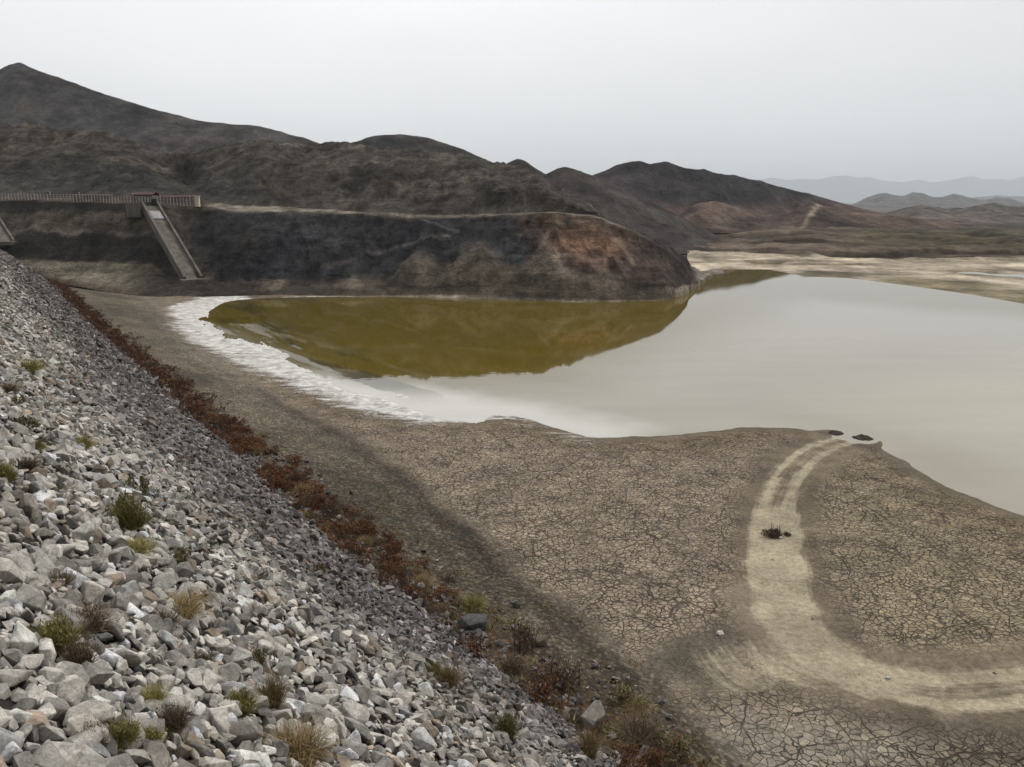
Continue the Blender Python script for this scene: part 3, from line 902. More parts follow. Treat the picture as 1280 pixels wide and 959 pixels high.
simple_hill('dark_spur_hill', 'dark spur sloping down to the right behind the headland tip',
            [(600, 250), (660, 226), (685, 213), (697, 207), (706, 205), (722, 210), (742, 218), (780, 235), (820, 256), (850, 270), (875, 283), (900, 296), (935, 314)],
            lambda u: 395 - 0.1 * (u - 700), lambda u: 300 + max(0, 0.1 * (u - 760)), 0.5, 140, tint((0.052, 0.044, 0.040), (0.036, 0.032, 0.032)), M_hill2, 7, 30, 420, 100, 270, [(0.4, 0.33), (0.75, 0.72)])


def tint_E(h, rel, n, g):
    c = tint((0.042, 0.034, 0.034), (0.028, 0.025, 0.027))(h, rel, n, g)
    U = 640 + F * h.X / h.Y
    lowb = sst(0.5, 0.2, rel + 0.3 * (n - .5))
    return mix(c, [0.10, 0.066, 0.052], 0.8 * lowb)


simple_hill('dark_ridge', 'long dark double topped ridge falling away to the right',
            [(660, 262), (700, 238), (742, 218), (768, 206), (790, 200), (800, 200), (812, 204), (832, 200), (860, 208), (900, 216), (950, 224), (1000, 238), (1050, 253), (1100, 266), (1150, 279), (1220, 294)],
            lambda u: 540 - 0.05 * (u - 800), 445, 5, 260, tint_E, M_hill2, 10, 38, 560, 100, 300, [(0.35, 0.22), (0.7, 0.62)])


def tint_foot(h, rel, n, g):
    c = tint((0.092, 0.062, 0.049), (0.060, 0.043, 0.037))(h, rel, n, g)
    U = 640 + F * h.X / h.Y
    for uu, w, s0, s1 in ((905, 26, 0.5, 2.0), (880, 20, 1.4, 2.1), (990, 18, 0.2, 1.2), (1075, 40, 1.0, 2.0)):
        c = mix(c, [0.19, 0.14, 0.104], 0.4 * sst(0.3, 0.6, n) * np.exp(-((U - uu + 60 * (n - .5)) / w) ** 2) * band(h.SS, s0, s1, 0.25))
    ln = np.exp(-((U - (1003 + 12 * (h.SS - 1))) / 4.0) ** 2) * band(h.SS, 0.5, 2.1, 0.1)
    return mix(c, [0.33, 0.26, 0.20], 0.85 * ln)


simple_hill('brown_foothills', 'low rusty brown foothills with pale cuts below the long ridge',
            [(800, 296), (830, 284), (855, 262), (872, 253), (890, 251), (905, 255), (930, 263), (955, 268), (985, 266), (1003, 255), (1015, 249), (1030, 256), (1060, 265), (1090, 266), (1120, 270), (1180, 279), (1260, 291), (1340, 296)],
            440, 385, 5.5, 80, tint_foot, M_hill2, 5.5, 15, 520, 80, 330)


# plain beyond the lake on the right, with stepped earth banks
SH = [(858, 352), (884, 345), (900, 337), (960, 337), (1005, 346), (1060, 348), (1130, 357), (1200, 367), (1280, 381), (1420, 395), (1900, 420)]
L0 = on_z([(u, v + 1.5, -0.35) for u, v in SH])
L0b = on_z([(u, v, 0.02) for u, v in SH])
L1 = on_z([(858, 330, 0.35), (900, 330, 0.35), (960, 331, 0.4), (1005, 333, 0.4), (1060, 334, 0.4), (1130, 334, 0.4), (1280, 336, 0.4), (1420, 340, 0.4), (1900, 350, 0.4)])
L2 = on_z([(858, 314, 1.1), (900, 315, 1.1), (960, 318, 1.1), (1005, 321, 1.1), (1060, 322, 1.0), (1130, 324, 1.0), (1280, 325, 1.0), (1420, 326, 1.0), (1900, 330, 1.0)])
L3 = on_z([(858, 303, 2.6), (900, 303, 3.0), (960, 300, 4.8), (1005, 300, 5.0), (1060, 303, 4.6), (1130, 307, 4.0), (1280, 310, 3.4), (1420, 310, 3.0), (1900, 310, 3)])
L4 = on_z([(858, 294, 4.0), (900, 292, 5.5), (960, 288, 7.0), (1005, 287, 7.3), (1060, 287, 7.3), (1130, 289, 7.0), (1280, 292, 6.5), (1420, 292, 6.5), (1900, 292, 6.5)])
L5 = (L4[0], L4[1] * 1.7, np.full_like(L4[2], 3.0))
L6 = (L4[0], L4[1] * 5.0, np.full_like(L4[2], -3.0))
HP = Hill([L0, L0b, L1, L2, L3, L4, L5, L6], 0.216, 1.25, 760, 40, 5, 3)
HS = HP.SS - 1.0
pn = fbm(HP.X / 30, HP.Y / 30, 5, 401)
pn2 = fbm(HP.X / 9, HP.Y / 22, 5, 405)
pw = fbm(HP.X / 40, HP.Y / 9, 4, 411)
terr = fbm(HP.X / 45, HS * 5.0, 4, 415, 0.6)
HP.Z = HP.Z + band(HS, 1.95, 4.3, 0.25) * (2.4 * (ridged(HP.X / 24, HP.Y / 40, 5, 407) - 0.62) + 1.2 * (pn2 - .5) + 1.6 * (sst(0.40, 0.60, terr) - 0.5)) + 0.10 * (pw - .5) * sst(2.0, 1.0, HS) * sst(0, 0.3, HS)
PU = 640 + F * HP.X / HP.Y
cpn = np.tile([0.37, 0.315, 0.238], HP.X.shape + (1,)).reshape(HP.X.shape + (3,))
cpn = mix(cpn, [0.285, 0.24, 0.175], sst(0.42, 0.62, pw))
cpn = mix(cpn, [0.135, 0.112, 0.065], 0.9 * sst(0.42, 0.25, HS + 0.35 * (pw - .5)) * sst(1060, 1130, PU))
cpn = mix(cpn, [0.16, 0.132, 0.075], 0.9 * np.exp(-((HS - 0.80 - 0.3 * (pw - .5)) / 0.13) ** 2) * sst(1150, 1220, PU))
cpn = mix(cpn, [0.095, 0.082, 0.050], 0.9 * sst(0.62, 0.45, HS + 0.5 * (pw - .5) + 0.0015 * np.abs(PU - 1020)) * sst(985, 1010, PU) * sst(1090, 1050, PU))
cpn = mix(cpn, [0.080, 0.068, 0.045], 0.9 * np.exp(-((HS - 1.22 - 0.4 * (pw - .5)) / 0.15) ** 2) * sst(910, 940, PU) * sst(1120, 1060, PU))
pool = np.maximum(np.exp(-((HS - 1.22 - 0.4 * (pw - .5)) / 0.13) ** 2) * sst(915, 945, PU) * sst(1110, 1060, PU), np.exp(-((HS - 0.80 - 0.3 * (pw - .5)) / 0.10) ** 2) * sst(1160, 1220, PU))
HP.Z = HP.Z - (HP.Z + 0.2) * sst(0.35, 0.65, pool)
upl = sst(1.9, 2.15, HS + 0.4 * (pn2 - .5))
tb = mix(np.tile([0.062, 0.046, 0.035], HP.X.shape + (1,)).reshape(HP.X.shape + (3,)), [0.145, 0.110, 0.080], sst(0.42, 0.62, terr))
tb = mix(tb, [0.088, 0.070, 0.040], band(HS, 2.8, 4.6, 0.4) * sst(1000, 1090, PU + 100 * (pn - .5)) * 0.8)
tb = mix(tb, [0.040, 0.042, 0.028], band(HS, 3.6, 5.3, 0.2) * sst(1080, 1180, PU) * sst(0.4, 0.55, pn) * 0.9)
cpn = cpn + (tb * 0.72 - cpn) * upl[..., None]
HP.mesh('far_shore_plain', M_plain, cpn, 'pale mud beach and brown earth terraces across the lake', 'ground')

simple_hill('badland_hills', 'grey eroded badland hills in haze on the right',
            [(1000, 290), (1050, 265), (1085, 247), (1098, 242), (1108, 241), (1118, 245), (1130, 246), (1142, 241), (1152, 242), (1165, 248), (1178, 247), (1192, 243), (1203, 244), (1218, 249), (1232, 251), (1246, 248), (1262, 248), (1275, 253), (1290, 254), (1350, 250), (1450, 254), (1600, 246)],
            4500, 3200, -3, 1600, tint((0.125, 0.108, 0.095), (0.075, 0.066, 0.062)), M_bad, 60, 110, 800, 90, 420, None, 1)
simple_hill('low_badland_ridge', 'low grey badland ridge nearer than the hazy hills at right',
            [(1060, 285), (1120, 263), (1145, 257), (1160, 257), (1180, 262), (1200, 261), (1225, 256), (1240, 254), (1260, 259), (1280, 259), (1340, 258), (1450, 264), (1600, 262)],
            900, 620, 1, 400, tint((0.120, 0.095, 0.080), (0.075, 0.068, 0.062)), M_bad2, 11, 26, 420, 80, 440)
simple_hill('blue_hill', 'blue grey hill in haze behind the badlands at right edge',
            [(1100, 262), (1150, 254), (1190, 252), (1215, 247), (1245, 244), (1280, 246), (1340, 238), (1450, 246), (1600, 240)],
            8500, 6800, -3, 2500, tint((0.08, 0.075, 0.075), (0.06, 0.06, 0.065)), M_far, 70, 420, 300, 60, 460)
simple_hill('far_mountains', 'pale blue mountains fading into haze on the horizon',
            [(500, 240), (700, 236), (850, 230), (940, 226), (955, 223), (968, 221), (985, 224), (1000, 222), (1020, 224), (1040, 220), (1058, 219), (1072, 222), (1085, 221), (1108, 226), (1128, 228), (1140, 225), (1150, 223), (1162, 227), (1178, 226), (1192, 224), (1205, 221), (1216, 219), (1230, 224), (1248, 223), (1262, 225), (1280, 220), (1400, 214), (1600, 220)],
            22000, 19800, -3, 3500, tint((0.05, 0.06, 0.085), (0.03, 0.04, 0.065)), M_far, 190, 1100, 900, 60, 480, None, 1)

# wide base sheet to the horizon
bv = np.array([[-16000, -60, -4], [16000, -60, -4], [16000, 16000, -4], [-16000, 16000, -4]], float)
gx = np.linspace(-29000, 29000, 60)
gy = np.concatenate([[-400], np.linspace(0, 30500, 50)])
GX, GY = np.meshgrid(gx, gy, indexing='ij')
GV = np.stack([GX.ravel(), GY.ravel(), np.full(GX.size, -4.0)], -1)
gcol = np.tile([0.085, 0.073, 0.058], (len(GV), 1))
tag(link('ground', np_mesh('ground', GV, grid_faces(len(gx), len(gy)), M_plain, None, gcol)), 'dry brown valley floor reaching to the horizon', 'ground', kind='structure')

# ------------------------------------------------------------------ spillway chutes, fence, shed
def box_verts(bm, pts8):
    vs = [bm.verts.new(p) for p in pts8]
    for f in ((0, 1, 2, 3), (7, 6, 5, 4), (0, 4, 5, 1), (1, 5, 6, 2), (2, 6, 7, 3), (3, 7, 4, 0)):
        bm.faces.new([vs[i] for i in f])


def bm_obj(name, bm, mat, parent=None):
    bmesh.ops.recalc_face_normals(bm, faces=bm.faces)
    me = bpy.data.meshes.new(name)
    bm.to_mesh(me)
    bm.free()
    me.materials.append(mat)
    return link(name, me, parent)


def bar(bm, a, b, w, h, off=(0, 0, 0)):
    """a level-sided beam from a to b, w wide, h tall, its base on the line"""
    a, b = Vector(a) + Vector(off), Vector(b) + Vector(off)
    d = (b - a)
    s = Vector((d.y, -d.x, 0))
    if s.length < 1e-6: s = Vector((1, 0, 0))
    s = s.normalized() * w / 2
    up = Vector((0, 0, h))
    box_verts(bm, [a - s, a + s, b + s, b - s, a - s + up, a + s + up, b + s + up, b - s + up])


def chute(name, label, top, bot, width, wall_h=1.3, gate=True):
    top, bot = Vector(top), Vector(bot)
    root = empty(name, bot)
    root_inv = -bot
    d = (bot - top)
    s = Vector((d.y, -d.x, 0)).normalized()
    l = d.length
    # floor slab (thick, cut into the slope)
    bm = bmesh.new()
    n = 14
    for i in range(n):
        a = top + d * (i / n) + root_inv
        b = top + d * ((i + 1) / n - 0.002) + root_inv
        bar(bm, a, b, width, 1.2, (0, 0, -1.2 + 0.004 * (i % 2)))
    bm_obj('chute_floor', bm, M_conc, root)
    for sg in (-1, 1):
        bm = bmesh.new()
        off = s * sg * (width / 2 + 0.3)
        bar(bm, top + root_inv + off, bot + root_inv + off, 0.55, wall_h + 1.6, (0, 0, -1.6))
        bmesh.ops.bevel(bm, geom=bm.edges[:], offset=0.06, segments=1, affect='EDGES')
        bm_obj('side_wall', bm, M_conc, root)
    if gate:
        a = top + d * 0.10 + root_inv
        b = top + d * 0.21 + root_inv
        bm = bmesh.new()
        bar(bm, a, b, width - 0.3, 0.35, (0, 0, 0.02))
        bm_obj('sill_block', bm, M_conc_pale, root)
        # head block on the left, near-black block painted as the gate opening's shade
        h = Vector((d.x, d.y, 0)).normalized()
        bm = bmesh.new()
        a = top + root_inv - s * sgn_left(s) * (width / 2 + 2.6)
        bar(bm, a - h * 1.5, a + h * 1.4, 2.8, 3.6, (0, 0, -2.9))
        bmesh.ops.bevel(bm, geom=bm.edges[:], offset=0.08, segments=1, affect='EDGES')
        bm_obj('head_block', bm, M_conc, root)
        bm = bmesh.new()
        a = top + root_inv
        bar(bm, a - h * 1.2, a - h * 0.5, width + 1.6, 1.9, (0, 0, -1.0))
        bm_obj('head_wall', bm, M_conc, root)
        bm = bmesh.new()
        a2 = top + root_inv + s * sgn_left(s) * 0.9
        bar(bm, a2 - h * 0.5, a2 + h * 0.25, 1.0, 2.0, (0, 0, -0.35))
        bm_obj('gate', bm, M_dark, root)
    # apron at the foot
    bm = bmesh.new()
    h = Vector((d.x, d.y, 0)).normalized()
    bar(bm, bot + root_inv - h * 0.5, bot + root_inv + h * 2.2, width + 3.0, 0.9, (0, 0, -0.65))
    bm_obj('apron', bm, M_conc, root)
    tag(root, label, 'spillway')
    return root


def sgn_left(s):
    return 1.0 if s.x > 0 else -1.0


def onA(u, v, lo=150, hi=330):
    d = ray(u, v)
    for yy in np.arange(lo, hi, 0.25):
        p = d * (yy / d[1])
        if CAMZ + p[2] < HA.z_at(p[0], p[1]): return np.array([p[0], p[1], HA.z_at(p[0], p[1])])
    return np.array([p[0], p[1], CAMZ + p[2]])


ct = at_y(188, 257, 206.5); cb = at_y(242, 350, 180.0)
ct[2] += 0.0
chute('spillway_chute', 'straight grey concrete chute with side walls down the bank', ct, cb, 3.0, 0.9)
ct2 = at_y(-22, 256, 214.0); cb2 = at_y(8, 303, 199.5)
chute('spillway_chute', 'grey concrete chute cut off by the left edge of the photo', ct2, cb2, 2.6, 0.7, False)

# fence along the top of the bank
fence = empty('boundary_fence', at_y(100, 252, 214.0))
fo = Vector(fence.location)
fpts = []
line = dense([at_y(-60, 248.5, 216), at_y(0, 249, 216), at_y(100, 250.5, 214.5), at_y(166, 252.5, 211), at_y(192, 254, 209.5), at_y(246, 255, 208)], 0.1)
seg = np.concatenate([[0], np.cumsum(np.linalg.norm(np.diff(line[:, :2], axis=0), axis=1))])
tot = seg[-1]
npost = 78
posts = []
for i in range(npost):
    s_ = tot * i / (npost - 1)
    p = np.array([np.interp(s_, seg, line[:, k]) for k in range(3)])
    p[2] = max(p[2], HA.z_at(p[0], p[1]) + 0.0)
    posts.append(p)
posts = np.array(posts)
post_me = []
for hh in (1.5, 1.65, 2.1):
    bm = bmesh.new()
    bar(bm, (-0.09, 0, 0), (0.09, 0, 0), 0.18, hh + 0.6, (0, 0, -0.6))
    bmesh.ops.bevel(bm, geom=[e for e in bm.edges if all(v_.co.z > hh - 0.01 for v_ in e.verts)], offset=0.05, segments=1, affect='EDGES')
    me = bpy.data.meshes.new('fence_post'); bm.to_mesh(me); bm.free(); me.materials.append(M_paint)
    post_me.append(me)
for i, p in enumerate(posts):
    o = link('fence_post', post_me[2 if i % 9 == 3 else (i * 7 % 5 == 0)], fence, Vector(p) - fo)
bm_r = [bmesh.new() for _ in range(3)]
for a, b in zip(posts[:-1], posts[1:]):
    for k, hz in enumerate((0.3, 0.85, 1.35)):
        bar(bm_r[k], Vector(a) - fo, Vector(b) - fo, 0.07, 0.10, (0, 0, hz))
for k in range(3): bm_obj('fence_rail', bm_r[k], M_paint, fence)
tag(fence, 'faded white post and rail fence along the top of the bank', 'fence')
pe = at_y(247, 255.5, 208)
pil = empty('gate_pillar', pe)
bm = bmesh.new(); bar(bm, (-0.5, 0, 0), (0.5, 0, 0), 1.0, 2.5, (0, 0, -0.6)); bm_obj('shaft', bm, M_cream, pil)
bm = bmesh.new(); bar(bm, (-0.65, 0, 0), (0.65, 0, 0), 1.3, 0.22, (0, 0, 1.9)); bm_obj('cap', bm, M_cream, pil)
tag(pil, 'cream square pillar with flat cap at the right end of the fence', 'pillar')


def shed(name, label, u0, u1, v, d, depth, hw, roof_h, cat):
    a, b = at_y(u0, v, d), at_y(u1, v, d)
    zb = min(a[2], b[2]) - 0.6
    root = empty(name, ((a[0] + b[0]) / 2, d, zb))
    L = (b[0] - a[0])
    bm = bmesh.new(); bar(bm, (-L / 2, depth / 2, 0), (L / 2, depth / 2, 0), depth, hw + 0.6); bm_obj('wall', bm, M_conc, root)
    bm = bmesh.new()
    e = 0.4
    pr = [(-e, hw + 0.6), (depth / 2, hw + 0.6 + roof_h), (depth + e, hw + 0.6)]
    vs0 = [bm.verts.new((-L / 2 - e, y_, z_)) for y_, z_ in pr] + [bm.verts.new((-L / 2 - e, y_, z_ + 0.15)) for y_, z_ in pr[::-1]]
    vs1 = [bm.verts.new((L / 2 + e, v_.co.y, v_.co.z)) for v_ in vs0]
    bm.faces.new(vs0[::-1]); bm.faces.new(vs1)
    for i in range(6):
        j = (i + 1) % 6
        bm.faces.new([vs0[i], vs0[j], vs1[j], vs1[i]])
    bm_obj('roof', bm, M_red, root)
    tag(root, label, cat)
    return root


shed('gatehouse', 'small gatehouse with a dark red roof above the spillway chute', 165, 190, 252, 213.0, 4.0, 1.6, 0.7, 'gatehouse')
shed('long_shed', 'long low shed with a dark red roof behind the right end of the fence', 203, 245, 252, 215.0, 3.0, 1.05, 0.35, 'shed')
shed('long_shed', 'long low shed with a dark red roof behind the fence left of the gatehouse', 92, 138, 250, 219.0, 3.0, 1.0, 0.3, 'shed')

# ------------------------------------------------------------------ riprap stones
def stone_proto(seed, npts, bevel):
    r = np.random.default_rng(seed)
    bm = bmesh.new()
    p = r.normal(size=(npts, 3))
    p /= np.linalg.norm(p, axis=1)[:, None]
    p = np.sign(p) * np.abs(p) ** 0.75
    p *= r.uniform(0.85, 1.1, (npts, 1))
    p *= np.array([1.0, r.uniform(0.58, 0.9), r.uniform(0.36, 0.62)]) * 0.53
    for q in p: bm.verts.new(q)
    g = bmesh.ops.convex_hull(bm, input=bm.verts)
    bmesh.ops.delete(bm, geom=[e for e in g['geom_interior'] if isinstance(e, bmesh.types.BMVert)], context='VERTS')
    bmesh.ops.dissolve_limit(bm, angle_limit=R(14), verts=bm.verts, edges=bm.edges)
    if bevel:
        bmesh.ops.bevel(bm, geom=bm.edges[:], offset=0.035, segments=2, profile=0.6, affect='EDGES', clamp_overlap=True)
    bmesh.ops.triangulate(bm, faces=bm.faces)
    bm.verts.ensure_lookup_table()
    bm.verts.index_update()
    v = np.array([q.co for q in bm.verts])
    f = np.array([[w.index for w in q.verts] for q in bm.faces])
    bm.free()
    return v, f


near_protos = [stone_proto(100 + i, 16 + i % 5, True) for i in range(18)]
mid_protos = [stone_proto(200 + i, 11 + i % 4, False) for i in range(16)]
far_protos = [stone_proto(300 + i, 8, False) for i in range(12)]


def rot_mats(n, tilt):
    a = rng.uniform(0, 2 * np.pi, n)
    tx, ty = rng.normal(0, tilt, n), rng.normal(0, tilt, n)
    ca_, sa = np.cos(a), np.sin(a)
    Rz = np.zeros((n, 3, 3)); Rz[:, 0, 0] = ca_; Rz[:, 0, 1] = -sa; Rz[:, 1, 0] = sa; Rz[:, 1, 1] = ca_; Rz[:, 2, 2] = 1
    c, s = np.cos(tx), np.sin(tx)
    Rx = np.zeros((n, 3, 3)); Rx[:, 0, 0] = 1; Rx[:, 1, 1] = c; Rx[:, 1, 2] = -s; Rx[:, 2, 1] = s; Rx[:, 2, 2] = c
    c, s = np.cos(ty), np.sin(ty)
    Ry = np.zeros((n, 3, 3)); Ry[:, 1, 1] = 1; Ry[:, 0, 0] = c; Ry[:, 0, 2] = s; Ry[:, 2, 0] = -s; Ry[:, 2, 2] = c
    return Rx @ Ry @ Rz


def jitter(x0, x1, y0, y1, c):
    gx_ = np.arange(x0, x1, c); gy_ = np.arange(y0, y1, c)
    g = np.stack(np.meshgrid(gx_, gy_, indexing='ij'), -1).reshape(-1, 2)
    return g + rng.uniform(-0.48, 0.48, g.shape) * c


sets = [(0.6, 9.0, 0.115, (-14, 6)), (9.0, 30.0, 0.165, (-30, 8)), (30.0, 62.0, 0.21, (-52, 2)), (62.0, 120.0, 0.27, (-105, -15)), (120.0, 215.0, 0.34, (-160, -60))]
SP, SD, SDT = [], [], []
for y0, y1, c, (xa, xb) in sets:
    pts = jitter(xa, xb, y0, y1, c)
    q = pts[:, 0] / pts[:, 1]
    pts = pts[(q > (-2.2 if y0 < 10 else -1.25 if y0 < 40 else -0.85)) & (q < 0.45)]
    dT_ = sdist(pts, T)[0]
    edge = -0.5 + 2.4 * (fbm(pts[:, 0] / 2.5, pts[:, 1] / 2.5, 3, 500) - 0.5)
    keep = (dT_ > edge) & (dT_ < 21.0 + edge)
    # stray stones below the toe, thinning out
    stray = (dT_ <= edge) & (dT_ > -5.0) & (rng.random(len(pts)) < 0.42 * np.exp((dT_ - edge) / 1.4)) & (pts[:, 1] < 70)
    keep |= stray
    pts = pts[keep]; dT_ = dT_[keep]
    zz = ground(pts)[0]
    u_, v_, f_ = project(np.column_stack([pts, zz]))
    ok = (u_ > (-900 if y0 < 40 else -260)) & (v_ < 1150) & (v_ > 200)
    pts, dT_, zz, u_, v_, f_ = [a[ok] for a in (pts, dT_, zz, u_, v_, f_)]
    cs_ = 0.128 if c < 0.13 else max(c * 0.95, 0.15)
    size = cs_ * rng.lognormal(0.29, 0.43, len(pts))
    size = np.clip(size, cs_ * 0.6, cs_ * 3.1)
    near = np.exp(-np.maximum(pts[:, 1] - 4, 0) / 9.0)
    size *= 1 + 0.05 * near
    SP.append(np.column_stack([pts, zz])); SD.append(size); SDT.append(dT_)
SP, SD, SDT = np.vstack(SP), np.concatenate(SD), np.concatenate(SDT)
N = len(SP)
print('stones', N)
zone = fbm(SP[:, 0] / 6, SP[:, 1] / 6, 4, 601)
# the wetted lower belt of the riprap is darker, the upper one bleached
dark = sst(13.5, 6.5, SDT + 6 * (zone - .5)) * sst(8, 26, np.hypot(SP[:, 0], SP[:, 1]) + 12 * (zone - .5))
pale = np.array([0.345, 0.325, 0.292]); darkc = np.array([0.118, 0.105, 0.101])
sc = pale + (darkc - pale) * (dark * 0.9)[:, None]
sc *= rng.lognormal(0.0, 0.42, (N, 1))
warm = rng.random(N)
sc[warm < 0.05] *= np.array([0.80, 0.68, 0.58])
sc[warm > 0.94] *= np.array([0.82, 0.86, 0.92])
dust = sst(0.55, 0.70, fbm(SP[:, 0] / 1.6, SP[:, 1] / 1.6, 4, 611))[:, None]
sc = sc + (sc.mean(1, keepdims=True) * np.array([0.95, 0.80, 0.62]) - sc) * 0.30 * dust
sc = np.clip(sc, 0.03, 0.58)
Nrm = rot_mats(N, 0.5)
# lean with the slope
nd = np.array([0.79, 0.61])
lean = math.atan(SLOPE) * (SDT > 0)
ax = np.array([-nd[1], nd[0], 0.0])
K = np.array([[0, -ax[2], ax[1]], [ax[2], 0, -ax[0]], [-ax[1], ax[0], 0]])
Rl = np.eye(3)[None] + np.sin(lean)[:, None, None] * K[None] + (1 - np.cos(lean))[:, None, None] * (K @ K)[None]
ROT = Rl @ Nrm
SP[:, 2] += SD * rng.uniform(-0.05, 0.36, N)
u_, v_, f_ = project(SP)
pxs = SD * F / f_
vis = (u_ > 4) & (u_ < 1276) & (v_ < 950) & (v_ > 300)
order = np.argsort(-np.where(vis, pxs, 0))
single = order[:300]
is_single = np.zeros(N, bool); is_single[single] = True
near_mes = []
for i, (pv, pf) in enumerate(near_protos):
    me = np_mesh('riprap_stone', pv, pf, M_stone_o, smooth=False)
    near_mes.append(me)
for k, i in enumerate(single):
    o = link('riprap_stone', near_mes[k % len(near_mes)], None)
    o.matrix_world = Matrix.Translation(SP[i]) @ Matrix([list(r_) for r_ in ROT[i]]).to_4x4() @ Matrix.Scale(float(SD[i]), 4)
    o.color = (*[float(a) for a in sc[i]], 1)
    br = float(sc[i].mean()); wr_ = float(sc[i][0] / sc[i][2])
    tone_w = 'tan brown' if wr_ > 1.5 else ('whitish' if br > 0.42 else 'pale grey' if br > 0.30 else 'mid grey' if br > 0.2 else 'dark grey')
    tag(o, tone_w + ' angular stone among the biggest nearest stones of the riprap slope', 'stone', tone_w + ' stones of the near riprap slope')


def scatter_mesh(name, idx, protos, mat):
    vs, fs, cs, off = [], [], [], 0
    pid = rng.integers(0, len(protos), len(idx))
    for k, (pv, pf) in enumerate(protos):
        ii = idx[pid == k]
        if not len(ii): continue
        w = np.einsum('nij,vj->nvi', ROT[ii], pv) * SD[ii][:, None, None] + SP[ii][:, None, :]
        vs.append(w.reshape(-1, 3))
        f = pf[None] + (np.arange(len(ii)) * len(pv))[:, None, None] + off
        fs.append(f.reshape(-1, 3))
        cs.append(np.repeat(sc[ii], len(pv), 0))
        off += len(ii) * len(pv)
    return np_mesh(name, np.vstack(vs), np.vstack(fs), mat, None, np.vstack(cs), smooth=False)


rest = np.where(~is_single)[0]
dist_ = np.hypot(SP[:, 0], SP[:, 1])
nr, md, fr = rest[dist_[rest] < 16], rest[(dist_[rest] >= 16) & (dist_[rest] < 60)], rest[dist_[rest] >= 60]
print('near', len(nr), 'mid', len(md), 'far', len(fr))
parts_v, parts_f, parts_c, off = [], [], [], 0
for idx, pr in ((nr, near_protos), (md, mid_protos), (fr, far_protos)):
    me = scatter_mesh('tmp', idx, pr, M_stone)
    n = len(me.vertices)
    a = np.empty(n * 3, np.float32); me.vertices.foreach_get('co', a)
    l = np.empty(len(me.loops), np.int32); me.loops.foreach_get('vertex_index', l)
    c = np.empty(n * 4, np.float32); me.color_attributes['Col'].data.foreach_get('color', c)
    parts_v.append(a.reshape(-1, 3)); parts_f.append(l.reshape(-1, 3) + off); parts_c.append(c.reshape(-1, 4)[:, :3]); off += n
    bpy.data.meshes.remove(me)
me = np_mesh('riprap_rubble', np.vstack(parts_v), np.vstack(parts_f), M_stone, None, np.vstack(parts_c), smooth=False)
tag(link('riprap_rubble', me), 'mass of smaller grey riprap stones covering the dam slope', 'rubble', kind='stuff')

# crumbs of mud and pebbles lying about on the flat and the bank
cq = np.column_stack([rng.uniform(-25, 35, 9000), np.exp(rng.uniform(math.log(23), math.log(75), 9000))])
cT, cM, cS = sdist(cq, T)[0], sdist(cq, Mm)[0], sdist(cq, S)[0]
cn = fbm(cq[:, 0] / 5, cq[:, 1] / 5, 3, 620)
kp = (cT < -0.5) & (cS > 0.8) & (rng.random(len(cq)) < np.where(cM > 0, 0.55, 0.38 * sst(0.42, 0.62, cn) + 0.05))
cq = cq[kp]
nC = len(cq)
SP = np.column_stack([cq, ground(cq)[0] + 0.01])
SD = np.clip(0.045 * rng.lognormal(0, 0.55, nC), 0.02, 0.2)
ROT = rot_mats(nC, 0.5)
sc = np.array([0.20, 0.165, 0.12]) * rng.lognormal(-0.1, 0.4, (nC, 1))
sc[rng.random(nC) < 0.05] = [0.42, 0.39, 0.34]
me = scatter_mesh('pebbles', np.arange(nC), mid_protos, M_stone)
tag(link('pebbles', me), 'small pebbles and mud crumbs strewn over the dry flat', 'pebbles', kind='stuff')

# single boulders and stones that stand out
def boulder(u, v, w_px, label, c, sx=1.0, sz=1.0, seed=1, rz=0.0, cat='boulder', name='boulder', sink=0.25):
    p = hit(u, v)
    r_ = np.linalg.norm(p - np.array([0, 0, CAMZ]))
    size = w_px * r_ / F
    pv, pf = stone_proto(seed, 18, True)
    me = np_mesh(name, pv, pf, M_stone_o, smooth=False)
    o = link(name, me, None, (p[0], p[1], p[2] + size * 0.22 * sz * (1 - sink)))
    o.scale = (size * sx, size, size * sz)
    o.rotation_euler = (0.15, 0.1, rz)
    o.color = (*c, 1)
    return tag(o, label, cat)


boulder(592, 786, 36, 'dark grey boulder in rusty weeds just below the riprap edge', (0.085, 0.082, 0.08), 1, 1.25, 41, 0.3)
boulder(738, 908, 44, 'pale grey wedge shaped boulder at the foot of the riprap', (0.19, 0.172, 0.145), 1, 1.5, 45, 0.9)
boulder(676, 806, 24, 'small brown boulder beside dry twigs below the riprap', (0.12, 0.10, 0.08), 1, 1.1, 47, 0.3)
boulder(900, 793, 9, 'small white stone lying on cracked mud left of the track', (0.55, 0.53, 0.48), 1, 1, 49, 0.3, 'stone', 'stone')
boulder(976, 673, 6, 'small white stone on the track beside the dark clump', (0.5, 0.48, 0.42), 1, 1, 50, 0.3, 'stone', 'stone')
boulder(1110, 848, 6, 'tiny pale stone on mud just above the side track', (0.42, 0.4, 0.34), 1, 1, 52, 0.3, 'stone', 'stone')


